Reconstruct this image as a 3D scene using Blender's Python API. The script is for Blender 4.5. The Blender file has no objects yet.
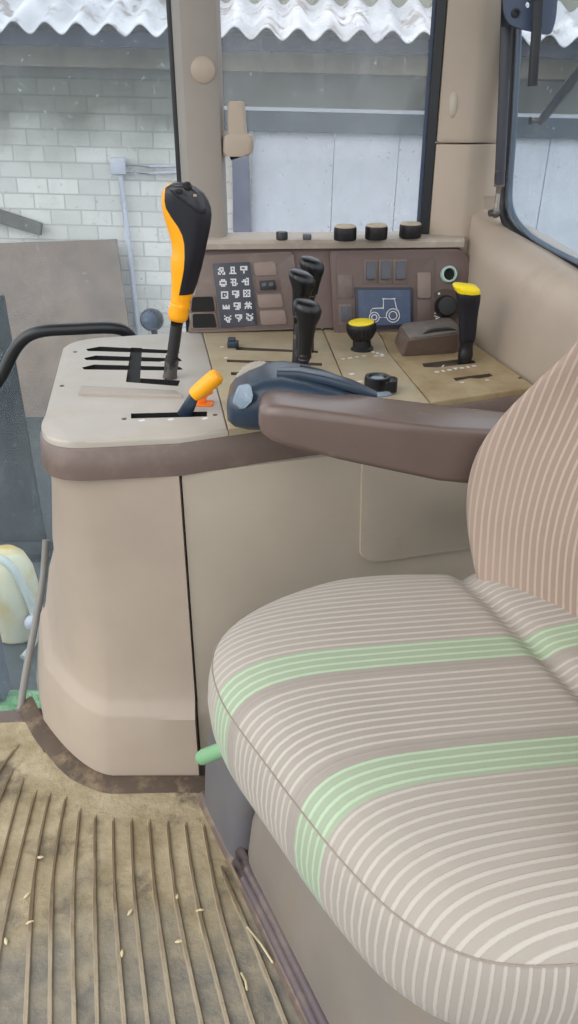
import bpy, bmesh, math, random
from mathutils import Vector, Matrix, noise
random.seed(7)
S = bpy.context.scene
COL = S.collection
PI = math.pi
# ------------------------------------------------------------------ camera / measuring
F = 790.0; T = math.radians(28); H = 1.0          # focal (px), pitch, camera height over cab floor
def ray(px, py):
    u = (px-289)/F; v = -(py-512)/F
    return Vector((u, math.cos(T)+v*math.sin(T), -math.sin(T)+v*math.cos(T)))
EYE = Vector((0, 0, H))
def atZ(px, py, z):
    d = ray(px, py); return EYE + d*((z-H)/d.z)
def atY(px, py, y):
    d = ray(px, py); return EYE + d*(y/d.y)
def atP(px, py, o, n):
    d = ray(px, py); return EYE + d*((o-EYE).dot(n)/d.dot(n))

# ------------------------------------------------------------------ materials
def lin(c):
    r = []
    for v in c:
        v = v/255.0
        r.append(v/12.92 if v <= .04045 else ((v+.055)/1.055)**2.4)
    return (r[0], r[1], r[2], 1.0)
def new_mat(name):
    m = bpy.data.materials.new(name); m.use_nodes = True
    nt = m.node_tree; b = nt.nodes['Principled BSDF']
    return m, nt, b
def N(nt, t, **k):
    n = nt.nodes.new(t)
    for a, v in k.items():
        if a.startswith('i_'):
            n.inputs[a[2:].replace('_', ' ')].default_value = v
        else: setattr(n, a, v)
    return n
def mixc(nt, fac, a, b):
    n = nt.nodes.new('ShaderNodeMix'); n.data_type = 'RGBA'
    for i, v in ((0, fac), (6, a), (7, b)):
        if hasattr(v, 'is_linked') or hasattr(v, 'links'): nt.links.new(v, n.inputs[i])
        else: n.inputs[i].default_value = v
    return n.outputs[2]
def ramp(nt, src, p0, p1):
    n = nt.nodes.new('ShaderNodeMapRange'); n.clamp = True
    n.inputs[1].default_value = p0; n.inputs[2].default_value = p1
    nt.links.new(src, n.inputs[0]); return n.outputs[0]
def noise_out(nt, scale, detail=4, rough=.55, vec=None, stretch=None):
    g = nt.nodes.new('ShaderNodeNewGeometry')
    n = nt.nodes.new('ShaderNodeTexNoise')
    n.inputs['Scale'].default_value = scale; n.inputs['Detail'].default_value = detail; n.inputs['Roughness'].default_value = rough
    src = vec or g.outputs['Position']
    if stretch:
        mp = nt.nodes.new('ShaderNodeMapping'); mp.inputs['Scale'].default_value = stretch
        nt.links.new(src, mp.inputs[0]); src = mp.outputs[0]
    nt.links.new(src, n.inputs['Vector'])
    return n.outputs[0]
def bump(nt, b, src, strength=.2, dist=.002):
    n = nt.nodes.new('ShaderNodeBump'); n.inputs['Strength'].default_value = strength; n.inputs['Distance'].default_value = dist
    nt.links.new(src, n.inputs['Height']); nt.links.new(n.outputs[0], b.inputs['Normal'])
def plastic(name, col, rough=.5, var=.06, dirt=None, dirt_amt=(.55, .75), dscale=14, grain=.15, metal=0, spec=.5):
    m, nt, b = new_mat(name)
    c = lin(col); c2 = tuple(max(0, v*(1-var*3)) for v in c[:3])+(1,)
    o = mixc(nt, ramp(nt, noise_out(nt, 9, 5), .35, .7), c, c2)
    if dirt:
        o = mixc(nt, ramp(nt, noise_out(nt, dscale, 8, .65), *dirt_amt), o, lin(dirt))
    nt.links.new(o, b.inputs['Base Color'])
    b.inputs['Roughness'].default_value = rough; b.inputs['Metallic'].default_value = metal
    b.inputs['Specular IOR Level'].default_value = spec
    if grain: bump(nt, b, noise_out(nt, 900, 2), grain, .0006)
    return m

M = {}
M['beige'] = plastic('beige_trim', (171, 157, 143), .42, .03, (150, 134, 114), (.62, .9), 7, .12)
M['beige_panel'] = plastic('beige_side_panel', (188, 177, 161), .45, .03, (150, 138, 120), (.62, .9), 6, .12)
M['pillar'] = plastic('pillar_trim', (178, 163, 147), .5, .03, (146, 130, 112), (.6, .9), 7, .1)
M['pillar_grey'] = plastic('pillar_grey', (150, 142, 134), .5, .03, None)
M['brown'] = plastic('brown_plastic', (110, 94, 88), .42, .05, (134, 118, 106), (.5, .85), 18, .2)
M['brown_dark'] = plastic('brown_dark', (104, 86, 81), .5, .05, (120, 106, 96), (.6, .9), 20, .2)
M['brown_light'] = plastic('brown_light', (136, 118, 110), .5, .05, (140, 126, 114), (.5, .9), 20, .2)
M['arm'] = plastic('armrest_vinyl', (106, 90, 84), .25, .05, (150, 140, 132), (.62, .95), 16, .25)
M['top_grey'] = plastic('console_top_grey', (180, 173, 164), .5, .03, (168, 156, 138), (.5, .85), 12, .12)
M['bar_grey'] = plastic('bar_grey', (162, 153, 143), .5, .03)
M['top_dust'] = plastic('console_top_dusty', (174, 161, 136), .6, .05, (158, 138, 104), (.42, .72), 15, .2)
M['top_olive'] = plastic('console_top_olive', (172, 154, 120), .62, .06, (138, 116, 84), (.42, .7), 17, .25)
M['sill'] = plastic('sill_plastic', (176, 164, 152), .5, .04, (200, 190, 175), (.55, .8), 25, .1)
M['black'] = plastic('black_plastic', (24, 24, 28), .38, .05, (64, 62, 62), (.66, .95), 30, .1)
M['black_gloss'] = plastic('black_gloss', (15, 16, 21), .3, .05, None, grain=0)
M['soft_black'] = plastic('soft_black', (20, 20, 30), .42, .05, None, grain=.2)
M['slot'] = plastic('slot_black', (12, 11, 11), .8, .05, None, grain=0)
M['slot_brown'] = plastic('slot_brown', (84, 72, 64), .8, .05, None, grain=0)
M['bluegrey'] = plastic('pod_blue_grey', (44, 58, 74), .3, .05, (96, 106, 116), (.66, .95), 40, .12)
M['wheel'] = plastic('thumb_wheel', (168, 160, 148), .5, .05, None)
M['silver'] = plastic('pod_paddle', (126, 142, 158), .3, .04, (190, 196, 200), (.55, .8), 60, .1)
M['yellow'] = plastic('grip_yellow', (250, 168, 8), .4, .02, None, grain=.1)
M['lemon'] = plastic('cap_yellow', (240, 214, 20), .45, .02, (200, 180, 60), (.6, .9), 40)
M['orange'] = plastic('clip_orange', (240, 120, 20), .45, .02, None)
M['shaft'] = plastic('lever_shaft', (34, 33, 36), .4, .05, (130, 122, 116), (.6, .75), 60, .1)
M['worn'] = plastic('worn_metal', (96, 92, 90), .4, .1, (40, 40, 42), (.5, .6), 80, .1, metal=.3)
M['knobtop'] = plastic('knob_dusty_top', (186, 170, 146), .7, .08, (120, 106, 90), (.5, .8), 60, .2)
M['screen'] = plastic('display_blue', (62, 78, 108), .35, .04, (80, 94, 118), (.5, .8), 40, .05)
M['screen_frame'] = plastic('display_frame', (38, 42, 56), .4, .04, None)
M['iconboard'] = plastic('icon_board', (56, 58, 70), .4, .04, None)
M['white'] = plastic('white_print', (222, 222, 226), .5, .03, None, grain=0)
M['rocker'] = plastic('rocker_grey', (80, 82, 92), .4, .05, None)
M['lidrubber'] = plastic('lid_rubber', (104, 98, 94), .6, .06, (128, 116, 104), (.5, .8), 30, .3)
M['ring'] = plastic('socket_ring', (170, 200, 190), .4, .05, None)
M['greenlever'] = plastic('green_handle', (128, 176, 134), .5, .06, (104, 150, 112), (.55, .8), 20)
M['grease'] = plastic('seat_cover_grey', (128, 121, 114), .45, .05, (128, 116, 100), (.5, .8), 10, .2)
M['seatbase'] = plastic('seat_base_dark', (98, 97, 102), .5, .05, (110, 98, 86), (.55, .85), 14, .2)
M['platform'] = plastic('platform_edge', (104, 90, 84), .55, .08, (150, 132, 104), (.5, .75), 18, .2)
M['rubber'] = plastic('black_rubber', (22, 24, 30), .45, .05, (70, 74, 84), (.7, .95), 30, .1)
M['bluemetal'] = plastic('dark_blue_metal', (66, 80, 104), .4, .05, (84, 92, 104), (.6, .9), 30, .1)
M['gunmetal'] = plastic('gunmetal', (60, 62, 70), .35, .05)
M['bandblue'] = plastic('pod_band_blue', (84, 98, 114), .25, .04)
M['pad_black'] = plastic('thumb_pad_black', (44, 44, 50), .3, .05, (110, 100, 90), (.66, .9), 60, .05)
M['fold'] = plastic('cover_fold', (92, 80, 84), .5, .06, (120, 106, 96), (.5, .8), 18)
M['gasket'] = plastic('gasket_blue_grey', (92, 108, 126), .4, .05, None)
M['steel'] = plastic('steel_rod', (150, 142, 136), .3, .05, (90, 70, 60), (.6, .8), 60, .1, metal=.7)
M['striptrim'] = plastic('grey_strip', (126, 124, 120), .5, .05, None)
M['handrail'] = plastic('handrail_black', (30, 32, 36), .35, .05, None, grain=.1)
M['lip'] = plastic('mat_lip', (84, 70, 58), .8, .1, (132, 114, 90), (.5, .72), 26, .4)
M['husk'] = plastic('husk', (214, 200, 160), .7, .05, None)
# exterior
M['plank'] = plastic('old_plank', (120, 116, 108), .8, .08, (90, 86, 80), (.5, .8), 8)
M['board'] = plastic('rusty_board', (144, 126, 110), .8, .08, (108, 96, 86), (.45, .75), 2.2, .1)
M['board_blue'] = plastic('dark_board', (30, 38, 38), .8, .08, (56, 64, 62), (.5, .8), 3, .1)
M['post'] = plastic('grey_post', (96, 100, 122), .7, .06, (120, 122, 138), (.5, .8), 6, .1)
M['eave_shade'] = plastic('eave_shade_strip', (54, 60, 74), .8, .1, (80, 86, 98), (.5, .8), 4, .1)  # dark blue-grey carries the shade below the slates
M['fascia'] = plastic('fascia_plaster', (176, 166, 142), .8, .08, (130, 122, 104), (.45, .75), 1.6, .1)
M['lintel'] = plastic('stained_lintel', (116, 118, 108), .8, .08, (86, 90, 84), (.45, .75), 1.6, .1)
M['lintel_dark'] = plastic('dark_beam', (76, 88, 98), .8, .08, (94, 104, 110), (.45, .75), 1.6, .1)
M['doorpanel'] = plastic('pale_blue_door', (206, 211, 220), .6, .03, (190, 196, 206), (.5, .8), 1.4, .05)
M['conduit'] = plastic('conduit', (206, 208, 218), .5, .03, None, grain=0)
M['canister'] = plastic('canister', (218, 216, 188), .5, .03, (206, 176, 96), (.45, .62), 3, .05)
M['strap'] = plastic('pale_strap', (196, 204, 198), .5, .04, None)
M['tent'] = plastic('dark_crate', (88, 92, 104), .8, .05, (116, 104, 90), (.55, .8), 6)

def brick_mat():
    m, nt, b = new_mat('white_brick')
    tc = nt.nodes.new('ShaderNodeTexCoord')
    mp = N(nt, 'ShaderNodeMapping'); mp.inputs['Rotation'].default_value = (PI/2, 0, 0)
    nt.links.new(tc.outputs['Object'], mp.inputs[0])
    br = nt.nodes.new('ShaderNodeTexBrick')
    nt.links.new(mp.outputs[0], br.inputs['Vector'])
    br.inputs['Scale'].default_value = 1
    br.inputs['Brick Width'].default_value = .235; br.inputs['Row Height'].default_value = .112
    br.inputs['Mortar Size'].default_value = .007; br.inputs['Mortar Smooth'].default_value = .3
    br.inputs['Color1'].default_value = lin((240, 236, 228)); br.inputs['Color2'].default_value = lin((216, 214, 206))
    br.inputs['Mortar'].default_value = lin((196, 193, 185))
    o = mixc(nt, ramp(nt, noise_out(nt, 1.6, 6, .65), .5, .75), br.outputs['Color'], lin((206, 198, 186)))
    # upper courses multiplied towards a darker green-grey
    sp = nt.nodes.new('ShaderNodeSeparateXYZ'); nt.links.new(tc.outputs['Object'], sp.inputs[0])
    ad = N(nt, 'ShaderNodeMath', operation='MULTIPLY_ADD'); nt.links.new(noise_out(nt, 2.2, 4), ad.inputs[0]); ad.inputs[1].default_value = .5
    nt.links.new(sp.outputs['Z'], ad.inputs[2])
    st = ramp(nt, ad.outputs[0], 2.05, 2.4)
    mm = N(nt, 'ShaderNodeMix', data_type='RGBA', blend_type='MULTIPLY')
    nt.links.new(st, mm.inputs[0]); nt.links.new(o, mm.inputs[6]); mm.inputs[7].default_value = lin((150, 152, 140))
    nt.links.new(mm.outputs[2], b.inputs['Base Color']); b.inputs['Roughness'].default_value = .9
    bump(nt, b, br.outputs['Fac'], -.4, .01)
    return m
M['brick'] = brick_mat()
def slate_mat():
    m, nt, b = new_mat('weathered_slate')
    o = mixc(nt, ramp(nt, noise_out(nt, 3.5, 6, .6), .35, .6), lin((214, 214, 217)), lin((180, 180, 184)))
    o = mixc(nt, ramp(nt, noise_out(nt, 6, 5, .6), .55, .63), o, lin((150, 142, 138)))
    nt.links.new(o, b.inputs['Base Color']); b.inputs['Roughness'].default_value = .85
    return m
M['slate'] = slate_mat()
def ground_mat():
    m, nt, b = new_mat('yard_ground')
    o = mixc(nt, ramp(nt, noise_out(nt, 1.2, 6, .6), .35, .65), lin((56, 62, 62)), lin((84, 90, 88)))
    nt.links.new(o, b.inputs['Base Color']); b.inputs['Roughness'].default_value = .9
    return m
M['ground'] = ground_mat()
M['grass'] = plastic('grass', (110, 168, 110), .8, .1, (160, 190, 150), (.45, .7), 20, .1)
def glass_mat(name, tint, dust, dcol):
    m = bpy.data.materials.new(name); m.use_nodes = True
    nt = m.node_tree; nt.nodes.clear()
    out = nt.nodes.new('ShaderNodeOutputMaterial')
    tr = nt.nodes.new('ShaderNodeBsdfTransparent'); tr.inputs[0].default_value = tint
    gl = nt.nodes.new('ShaderNodeBsdfGlossy'); gl.inputs['Roughness'].default_value = .03
    df = nt.nodes.new('ShaderNodeBsdfDiffuse'); df.inputs[0].default_value = dcol
    tl = nt.nodes.new('ShaderNodeBsdfTranslucent'); tl.inputs[0].default_value = dcol
    ds = nt.nodes.new('ShaderNodeMixShader'); ds.inputs[0].default_value = .5
    nt.links.new(df.outputs[0], ds.inputs[1]); nt.links.new(tl.outputs[0], ds.inputs[2])
    lw = nt.nodes.new('ShaderNodeLayerWeight'); lw.inputs[0].default_value = .5
    pw = N(nt, 'ShaderNodeMath', operation='POWER'); nt.links.new(lw.outputs['Facing'], pw.inputs[0]); pw.inputs[1].default_value = 5
    fr = N(nt, 'ShaderNodeMath', operation='MULTIPLY_ADD'); nt.links.new(pw.outputs[0], fr.inputs[0]); fr.inputs[1].default_value = .5; fr.inputs[2].default_value = .02
    m1 = nt.nodes.new('ShaderNodeMixShader')
    nt.links.new(fr.outputs[0], m1.inputs[0]); nt.links.new(tr.outputs[0], m1.inputs[1]); nt.links.new(gl.outputs[0], m1.inputs[2])
    # dust film, streaks and specks
    film = ramp(nt, noise_out(nt, 6, 6, .6), .3, .75)
    streak = ramp(nt, noise_out(nt, 3, 4, .6, stretch=(14, 14, 1.2)), .5, .8)
    speck = ramp(nt, noise_out(nt, 110, 1, .4), .70, .76)
    a = N(nt, 'ShaderNodeMath', operation='MULTIPLY_ADD'); nt.links.new(film, a.inputs[0]); a.inputs[1].default_value = dust*.8; a.inputs[2].default_value = dust*.6
    c = N(nt, 'ShaderNodeMath', operation='MULTIPLY_ADD'); nt.links.new(streak, c.inputs[0]); c.inputs[1].default_value = dust*.7; nt.links.new(a.outputs[0], c.inputs[2])
    e = N(nt, 'ShaderNodeMath', operation='MULTIPLY_ADD'); nt.links.new(speck, e.inputs[0]); e.inputs[1].default_value = .22; nt.links.new(c.outputs[0], e.inputs[2])
    m2 = nt.nodes.new('ShaderNodeMixShader')
    nt.links.new(e.outputs[0], m2.inputs[0]); nt.links.new(m1.outputs[0], m2.inputs[1]); nt.links.new(ds.outputs[0], m2.inputs[2])
    nt.links.new(m2.outputs[0], out.inputs[0])
    return m
M['glass'] = glass_mat('dusty_glass', (.95, .97, .99, 1), .10, lin((225, 230, 236)))
M['glass_blue'] = glass_mat('dusty_blue_glass', (.90, .94, .97, 1), .06, lin((215, 224, 236)))

PER = .0092
def fabric_mat(name, light, dark):
    m, nt, b = new_mat(name)
    uv = nt.nodes.new('ShaderNodeUVMap'); uv.uv_map = 'UVMap'
    sp = nt.nodes.new('ShaderNodeSeparateXYZ'); nt.links.new(uv.outputs[0], sp.inputs[0])
    U, V = sp.outputs[0], sp.outputs[1]
    d = N(nt, 'ShaderNodeMath', operation='DIVIDE'); nt.links.new(U, d.inputs[0]); d.inputs[1].default_value = PER
    fr = N(nt, 'ShaderNodeMath', operation='PINGPONG'); nt.links.new(d.outputs[0], fr.inputs[0]); fr.inputs[1].default_value = .5
    nz = noise_out(nt, 420, 2)
    ad = N(nt, 'ShaderNodeMath', operation='MULTIPLY_ADD'); nt.links.new(nz, ad.inputs[0]); ad.inputs[1].default_value = .10; nt.links.new(fr.outputs[0], ad.inputs[2])
    st = ramp(nt, ad.outputs[0], .33, .43)        # 1 on the pale rib
    wear = ramp(nt, noise_out(nt, 5, 4), .35, .7)
    dk = mixc(nt, wear, lin(dark), lin(tuple(v*1.05 for v in dark)))
    lt = mixc(nt, wear, lin(light), lin(tuple(min(255, v*.97) for v in light)))
    base = mixc(nt, st, dk, lt)
    def band(a, c):
        f1 = ramp(nt, V, a-.001, a+.001); f2 = ramp(nt, V, c+.001, c-.001)
        mu = N(nt, 'ShaderNodeMath', operation='MULTIPLY'); nt.links.new(f1, mu.inputs[0]); nt.links.new(f2, mu.inputs[1])
        return mu.outputs[0]
    green = mixc(nt, st, lin((150, 165, 141)), lin((168, 190, 160)))
    o = base
    for a, c in ((.609, .643), (.459, .494)): o = mixc(nt, band(a, c), o, green)
    for a, c in ((.597, .609), (.494, .506)): o = mixc(nt, band(a, c), o, lin(tuple(v*.98 for v in dark)))
    o2 = N(nt, 'ShaderNodeMix', data_type='RGBA'); o2.inputs[0].default_value = .12
    nt.links.new(base, o2.inputs[7]); nt.links.new(o, o2.inputs[6])
    nt.links.new(o2.outputs[2], b.inputs['Base Color'])
    b.inputs['Roughness'].default_value = .95; b.inputs['Specular IOR Level'].default_value = .1
    b.inputs['Sheen Weight'].default_value = .15
    bp = N(nt, 'ShaderNodeBump'); bp.inputs['Strength'].default_value = .5; bp.inputs['Distance'].default_value = .0012
    nt.links.new(st, bp.inputs['Height'])
    bp2 = N(nt, 'ShaderNodeBump'); bp2.inputs['Strength'].default_value = .25; bp2.inputs['Distance'].default_value = .001
    nt.links.new(noise_out(nt, 700, 2), bp2.inputs['Height']); nt.links.new(bp.outputs[0], bp2.inputs['Normal'])
    nt.links.new(bp2.outputs[0], b.inputs['Normal'])
    return m
M['fabric'] = fabric_mat('striped_seat_fabric', (182, 175, 166), (155, 147, 139))
M['fabric_back'] = fabric_mat('striped_back_fabric', (180, 162, 148), (153, 135, 123))
M['seam'] = plastic('seam_thread', (150, 138, 128), .9, .05, None)

def mat_mat():
    m, nt, b = new_mat('dirty_floor_mat')
    g = nt.nodes.new('ShaderNodeNewGeometry'); sp = nt.nodes.new('ShaderNodeSeparateXYZ'); nt.links.new(g.outputs['Position'], sp.inputs[0])
    rub = mixc(nt, ramp(nt, noise_out(nt, 30, 6, .6), .3, .7), lin((112, 109, 102)), lin((150, 141, 124)))
    mud = mixc(nt, ramp(nt, noise_out(nt, 16, 8, .65), .35, .65), lin((176, 162, 134)), lin((144, 130, 100)))
    mud = mixc(nt, ramp(nt, noise_out(nt, 9, 8, .7), .53, .64), mud, lin((112, 101, 84)))
    n2 = N(nt, 'ShaderNodeMath', operation='MULTIPLY_ADD'); nt.links.new(noise_out(nt, 12, 6, .6), n2.inputs[0]); n2.inputs[1].default_value = .35
    nt.links.new(sp.outputs['Y'], n2.inputs[2])
    f = ramp(nt, n2.outputs[0], .78, .93)
    # raised ribs: muddy tan nearer, darker brown farther off
    zz = ramp(nt, sp.outputs['Z'], .0042, .0052)
    o = mixc(nt, f, rub, mud)
    rib = mixc(nt, f, lin((164, 150, 128)), lin((112, 96, 74)))
    o = mixc(nt, zz, o, rib)
    nt.links.new(o, b.inputs['Base Color']); b.inputs['Roughness'].default_value = .85
    bump(nt, b, noise_out(nt, 60, 8, .65), .8, .006)
    return m
M['mat'] = mat_mat()

# ------------------------------------------------------------------ object helpers
ORI = {}
def link(o): COL.objects.link(o); return o
def thing(name, label, cat, loc=(0, 0, 0), group=None):
    o = bpy.data.objects.new(name, None); o.empty_display_size = .05
    o.location = loc; link(o); ORI[o.name] = Vector(loc)
    o['label'] = label; o['category'] = cat
    if group: o['group'] = group
    return o
def tag(o, label=None, cat=None, group=None, kind=None):
    if label: o['label'] = label
    if cat: o['category'] = cat
    if group: o['group'] = group
    if kind: o['kind'] = kind
    return o
def obj(name, bm, mat, parent=None, smooth=40, origin=None, recalc=True):
    """bm is in world coordinates; becomes ONE mesh object"""
    if recalc: bmesh.ops.recalc_face_normals(bm, faces=bm.faces[:])
    if parent is not None: O = ORI[parent.name]
    elif origin is not None: O = Vector(origin)
    else:
        xs = [v.co for v in bm.verts]
        O = Vector((sum(v.x for v in xs)/len(xs), sum(v.y for v in xs)/len(xs), min(v.z for v in xs)))
    bmesh.ops.translate(bm, verts=bm.verts[:], vec=-O)
    me = bpy.data.meshes.new(name); bm.to_mesh(me); bm.free()
    mats = mat if isinstance(mat, (list, tuple)) else [mat]
    for m in mats: me.materials.append(M[m])
    if smooth:
        me.polygons.foreach_set('use_smooth', [True]*len(me.polygons))
        try: me.set_sharp_from_angle(angle=math.radians(smooth))
        except Exception: pass
    o = bpy.data.objects.new(name, me); link(o)
    if parent is not None: o.parent = parent
    else: o.location = O
    ORI[o.name] = O.copy()
    return o
def BM(): return bmesh.new()
def loft(bm, rings, cap0=True, cap1=True, closed=True, mi=0):
    vs = [[bm.verts.new(p) for p in r] for r in rings]
    n = len(rings[0])
    for i in range(len(vs)-1):
        for j in range(n if closed else n-1):
            k = (j+1) % n
            f = bm.faces.new((vs[i][j], vs[i][k], vs[i+1][k], vs[i+1][j])); f.material_index = mi
    if cap0 and closed: bm.faces.new(vs[0][::-1]).material_index = mi
    if cap1 and closed: bm.faces.new(vs[-1]).material_index = mi
    return vs
def prism(bm, pts, vec, bevel=0, seg=2, bev_all=False, mi=0):
    """extrude a planar polygon of world points along vec; bevels the far rim (or everything)"""
    vec = Vector(vec)
    a = [bm.verts.new(Vector(p)) for p in pts]; b = [bm.verts.new(Vector(p)+vec) for p in pts]
    n = len(pts); fs = []
    fs.append(bm.faces.new(a[::-1])); top = bm.faces.new(b); fs.append(top)
    for j in range(n): fs.append(bm.faces.new((a[j], a[(j+1) % n], b[(j+1) % n], b[j])))
    for f in fs: f.material_index = mi
    if bevel:
        es = set(top.edges)
        if bev_all:
            for f in fs: es.update(f.edges)
        bmesh.ops.bevel(bm, geom=list(es), offset=bevel, segments=seg, profile=.5, affect='EDGES', clamp_overlap=True)
    return bm
def rbox(bm, c, size, rot=None, bevel=.003, seg=2):
    c = Vector(c); R = rot or Matrix.Identity(3)
    sx, sy, sz = (s/2 for s in size)
    pts = [c+R@Vector((x*sx, y*sy, -sz)) for x, y in ((-1, -1), (1, -1), (1, 1), (-1, 1))]
    t = BM(); prism(t, pts, R@Vector((0, 0, size[2])), bevel, seg, True)
    merge(bm, t); return bm
def merge(bm, t):
    me = bpy.data.meshes.new('tmp'); t.to_mesh(me); t.free(); bm.from_mesh(me); bpy.data.meshes.remove(me)
def frame_of(d):
    d = d.normalized(); up = Vector((0, 0, 1)) if abs(d.z) < .9 else Vector((0, 1, 0))
    a = d.cross(up).normalized(); return a, a.cross(d).normalized()
def tube(bm, pts, r, n=14, sub=0, flat=1.0, upv=None):
    pts = [Vector(p) for p in pts]
    rs = r if isinstance(r, (list, tuple)) else [r]*len(pts)
    if sub:
        q, qr = [], []
        P = [pts[0]]+pts+[pts[-1]]; R_ = [rs[0]]+list(rs)+[rs[-1]]
        for i in range(len(pts)-1):
            for k in range(sub):
                t = k/sub
                q.append(cr(P[i], P[i+1], P[i+2], P[i+3], t)); qr.append(rs[i]*(1-t)+rs[i+1]*t)
        q.append(pts[-1]); qr.append(rs[-1]); pts, rs = q, qr
    rings = []; pa = None
    for i, p in enumerate(pts):
        d = (pts[min(i+1, len(pts)-1)]-pts[max(i-1, 0)])
        if d.length < 1e-9: d = Vector((0, 0, 1))
        d.normalize()
        if pa is None:
            a, b = frame_of(d)
            if upv is not None:
                b = (Vector(upv)-d*Vector(upv).dot(d)).normalized(); a = d.cross(b)
        else:
            a = (pa-d*pa.dot(d)).normalized(); b = a.cross(d) if False else d.cross(a)
        pa = a
        rings.append([p+a*math.cos(2*PI*k/n)*rs[i]+b*math.sin(2*PI*k/n)*rs[i]*flat for k in range(n)])
    loft(bm, rings); return bm
def cr(a, b, c, d, t):
    return .5*((2*b)+(c-a)*t+(2*a-5*b+4*c-d)*t*t+(-a+3*b-3*c+d)*t**3)
def spline(pts, sub=6, closed=True):
    P = [Vector(p) for p in pts]; n = len(P); out = []
    for i in range(n if closed else n-1):
        if closed: a, b, c, d = P[(i-1) % n], P[i], P[(i+1) % n], P[(i+2) % n]
        else: a, b, c, d = P[max(i-1, 0)], P[i], P[i+1], P[min(i+2, n-1)]
        for k in range(sub): out.append(cr(a, b, c, d, k/sub))
    if not closed: out.append(P[-1])
    return out
def lathe(bm, base, axis, prof, n=28, rib=0, ribs=0, rib_rows=None):
    """prof: list of (r, h) along axis from base"""
    base = Vector(base); axis = Vector(axis).normalized(); a, b = frame_of(axis)
    rings = []
    for i, (r, h) in enumerate(prof):
        ring = []
        for k in range(n):
            an = 2*PI*k/n
            rr = r
            if rib and (rib_rows is None or i in rib_rows): rr = r-(rib if (k % 2) else 0)
            ring.append(base+axis*h+(a*math.cos(an)+b*math.sin(an))*max(rr, 1e-5))
        rings.append(ring)
    loft(bm, rings); return bm
def rrect(cx, cy, w, h, r, n=4):
    pts = []
    for sx, sy, a0 in ((1, -1, -90), (1, 1, 0), (-1, 1, 90), (-1, -1, 180)):
        for k in range(n+1):
            an = math.radians(a0+90*k/n)
            pts.append((cx+sx*(w/2-r)+math.cos(an)*r, cy+sy*(h/2-r)+math.sin(an)*r))
    return pts
def round_poly(pts, r, n=5):
    out = []; m = len(pts)
    P = [Vector(p) for p in pts]; rr = r if isinstance(r, (list, tuple)) else [r]*m
    for i in range(m):
        p = P[i]; a = P[i-1]-p; b = P[(i+1) % m]-p
        q = min(rr[i], a.length*.45, b.length*.45)
        if q < 1e-5: out.append(p); continue
        A = p+a.normalized()*q; B = p+b.normalized()*q
        for k in range(n+1):
            t = k/n; out.append(A*(1-t)**2+p*2*t*(1-t)+B*t*t)
    return out
def boolean_cut(o, cutters_bm, mat):
    me = bpy.data.meshes.new('cut'); bmesh.ops.recalc_face_normals(cutters_bm, faces=cutters_bm.faces[:])
    cutters_bm.to_mesh(me); cutters_bm.free(); me.materials.append(M[mat])
    c = bpy.data.objects.new('cut', me); COL.objects.link(c)
    md = o.modifiers.new('b', 'BOOLEAN'); md.operation = 'DIFFERENCE'; md.solver = 'EXACT'; md.object = c
    try: md.material_mode = 'TRANSFER'
    except Exception: pass
    bpy.context.view_layer.update()
    dg = bpy.context.evaluated_depsgraph_get()
    nm = bpy.data.meshes.new_from_object(o.evaluated_get(dg))
    o.modifiers.clear(); old = o.data; o.data = nm; bpy.data.meshes.remove(old)
    bpy.data.objects.remove(c); bpy.data.meshes.remove(me)
def structure(name, bm, mat, label=None, smooth=40, parent=None):
    o = obj(name, bm, mat, parent, smooth)
    if parent is None:
        o['kind'] = 'structure'
        if label: o['label'] = label
    return o

# ================================================================== SETTING: cab shell
# floor pan
bm = BM()
prism(bm, [(-1.0, .2, -.06), (.7, .2, -.06), (.7, 1.5, -.06), (-.36, 1.5, -.06), (-.40, 1.12, -.06), (-1.0, 1.06, -.06)], (0, 0, .058))
structure('floor', bm, 'platform', 'steel cab floor pan under the ribbed mat')

# ---- floor mat with ribs
rib_px = [((12, 770), (-20, 850)), ((18, 745), (-40, 830)), ((23, 778), (-12, 915)), ((36, 790), (2, 935), (-10, 1040)), ((50, 793), (34, 880), (25, 1040)), ((66, 796), (53, 880), (50, 1040)),
          ((80, 808), (73, 900), (75, 1040)), ((95, 815), (95, 900), (98, 1040)), ((113, 818), (115, 900), (126, 1040)), ((131, 819), (135, 900), (150, 1040)),
          ((149, 820), (156, 900), (176, 1040)), ((167, 821), (177, 905), (205, 1040)), ((185, 822), (198, 905), (232, 1040)), ((203, 824), (222, 920), (258, 1040)), ((220, 866), (256, 950), (292, 1040))]
g_out = [(-1.0, .22), (.12, .22), (.10, .40), (.03, .56), (-.06, .74), (-.135, .915), (-.16, .948), (-.33, .975), (-.42, 1.0), (-.47, 1.075), (-1.0, 1.055)]
bm = BM()
prism(bm, [(x, y, -.002) for x, y in g_out], (0, 0, .0045), .001, 1)
RIBS = []
for pl in rib_px:
    pts = [atZ(p[0], p[1], .003) for p in pl]
    RIBS.append(pts)
for xx in (-.55, -.60, -.65, -.70, -.75, -.80, -.85, -.90, -.95): RIBS.append([Vector((xx, 1.02, .003)), Vector((xx+.02, .7, .003)), Vector((xx+.03, .26, .003))])
for pts in RIBS:
    pts = spline(pts, 5, False) if len(pts) > 2 else [pts[0].lerp(pts[1], k/5) for k in range(6)]
    rings = []
    for i, p in enumerate(pts):
        d = (pts[min(i+1, len(pts)-1)]-pts[max(i-1, 0)]).normalized(); s = Vector((d.y, -d.x, 0))
        w = (.0021 if p.y > .74 else .0029)*(1+.3*noise.noise(p*60)); h = .0045 if 0 < i else .001
        rings.append([p-s*w*1.5+Vector((0, 0, -.002)), p-s*w*.7+Vector((0, 0, h*.8)), p+s*w*.7+Vector((0, 0, h*.8)), p+s*w*1.5+Vector((0, 0, -.002))])
    loft(bm, rings)
mat_o = obj('floor_mat', bm, 'mat')
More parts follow.
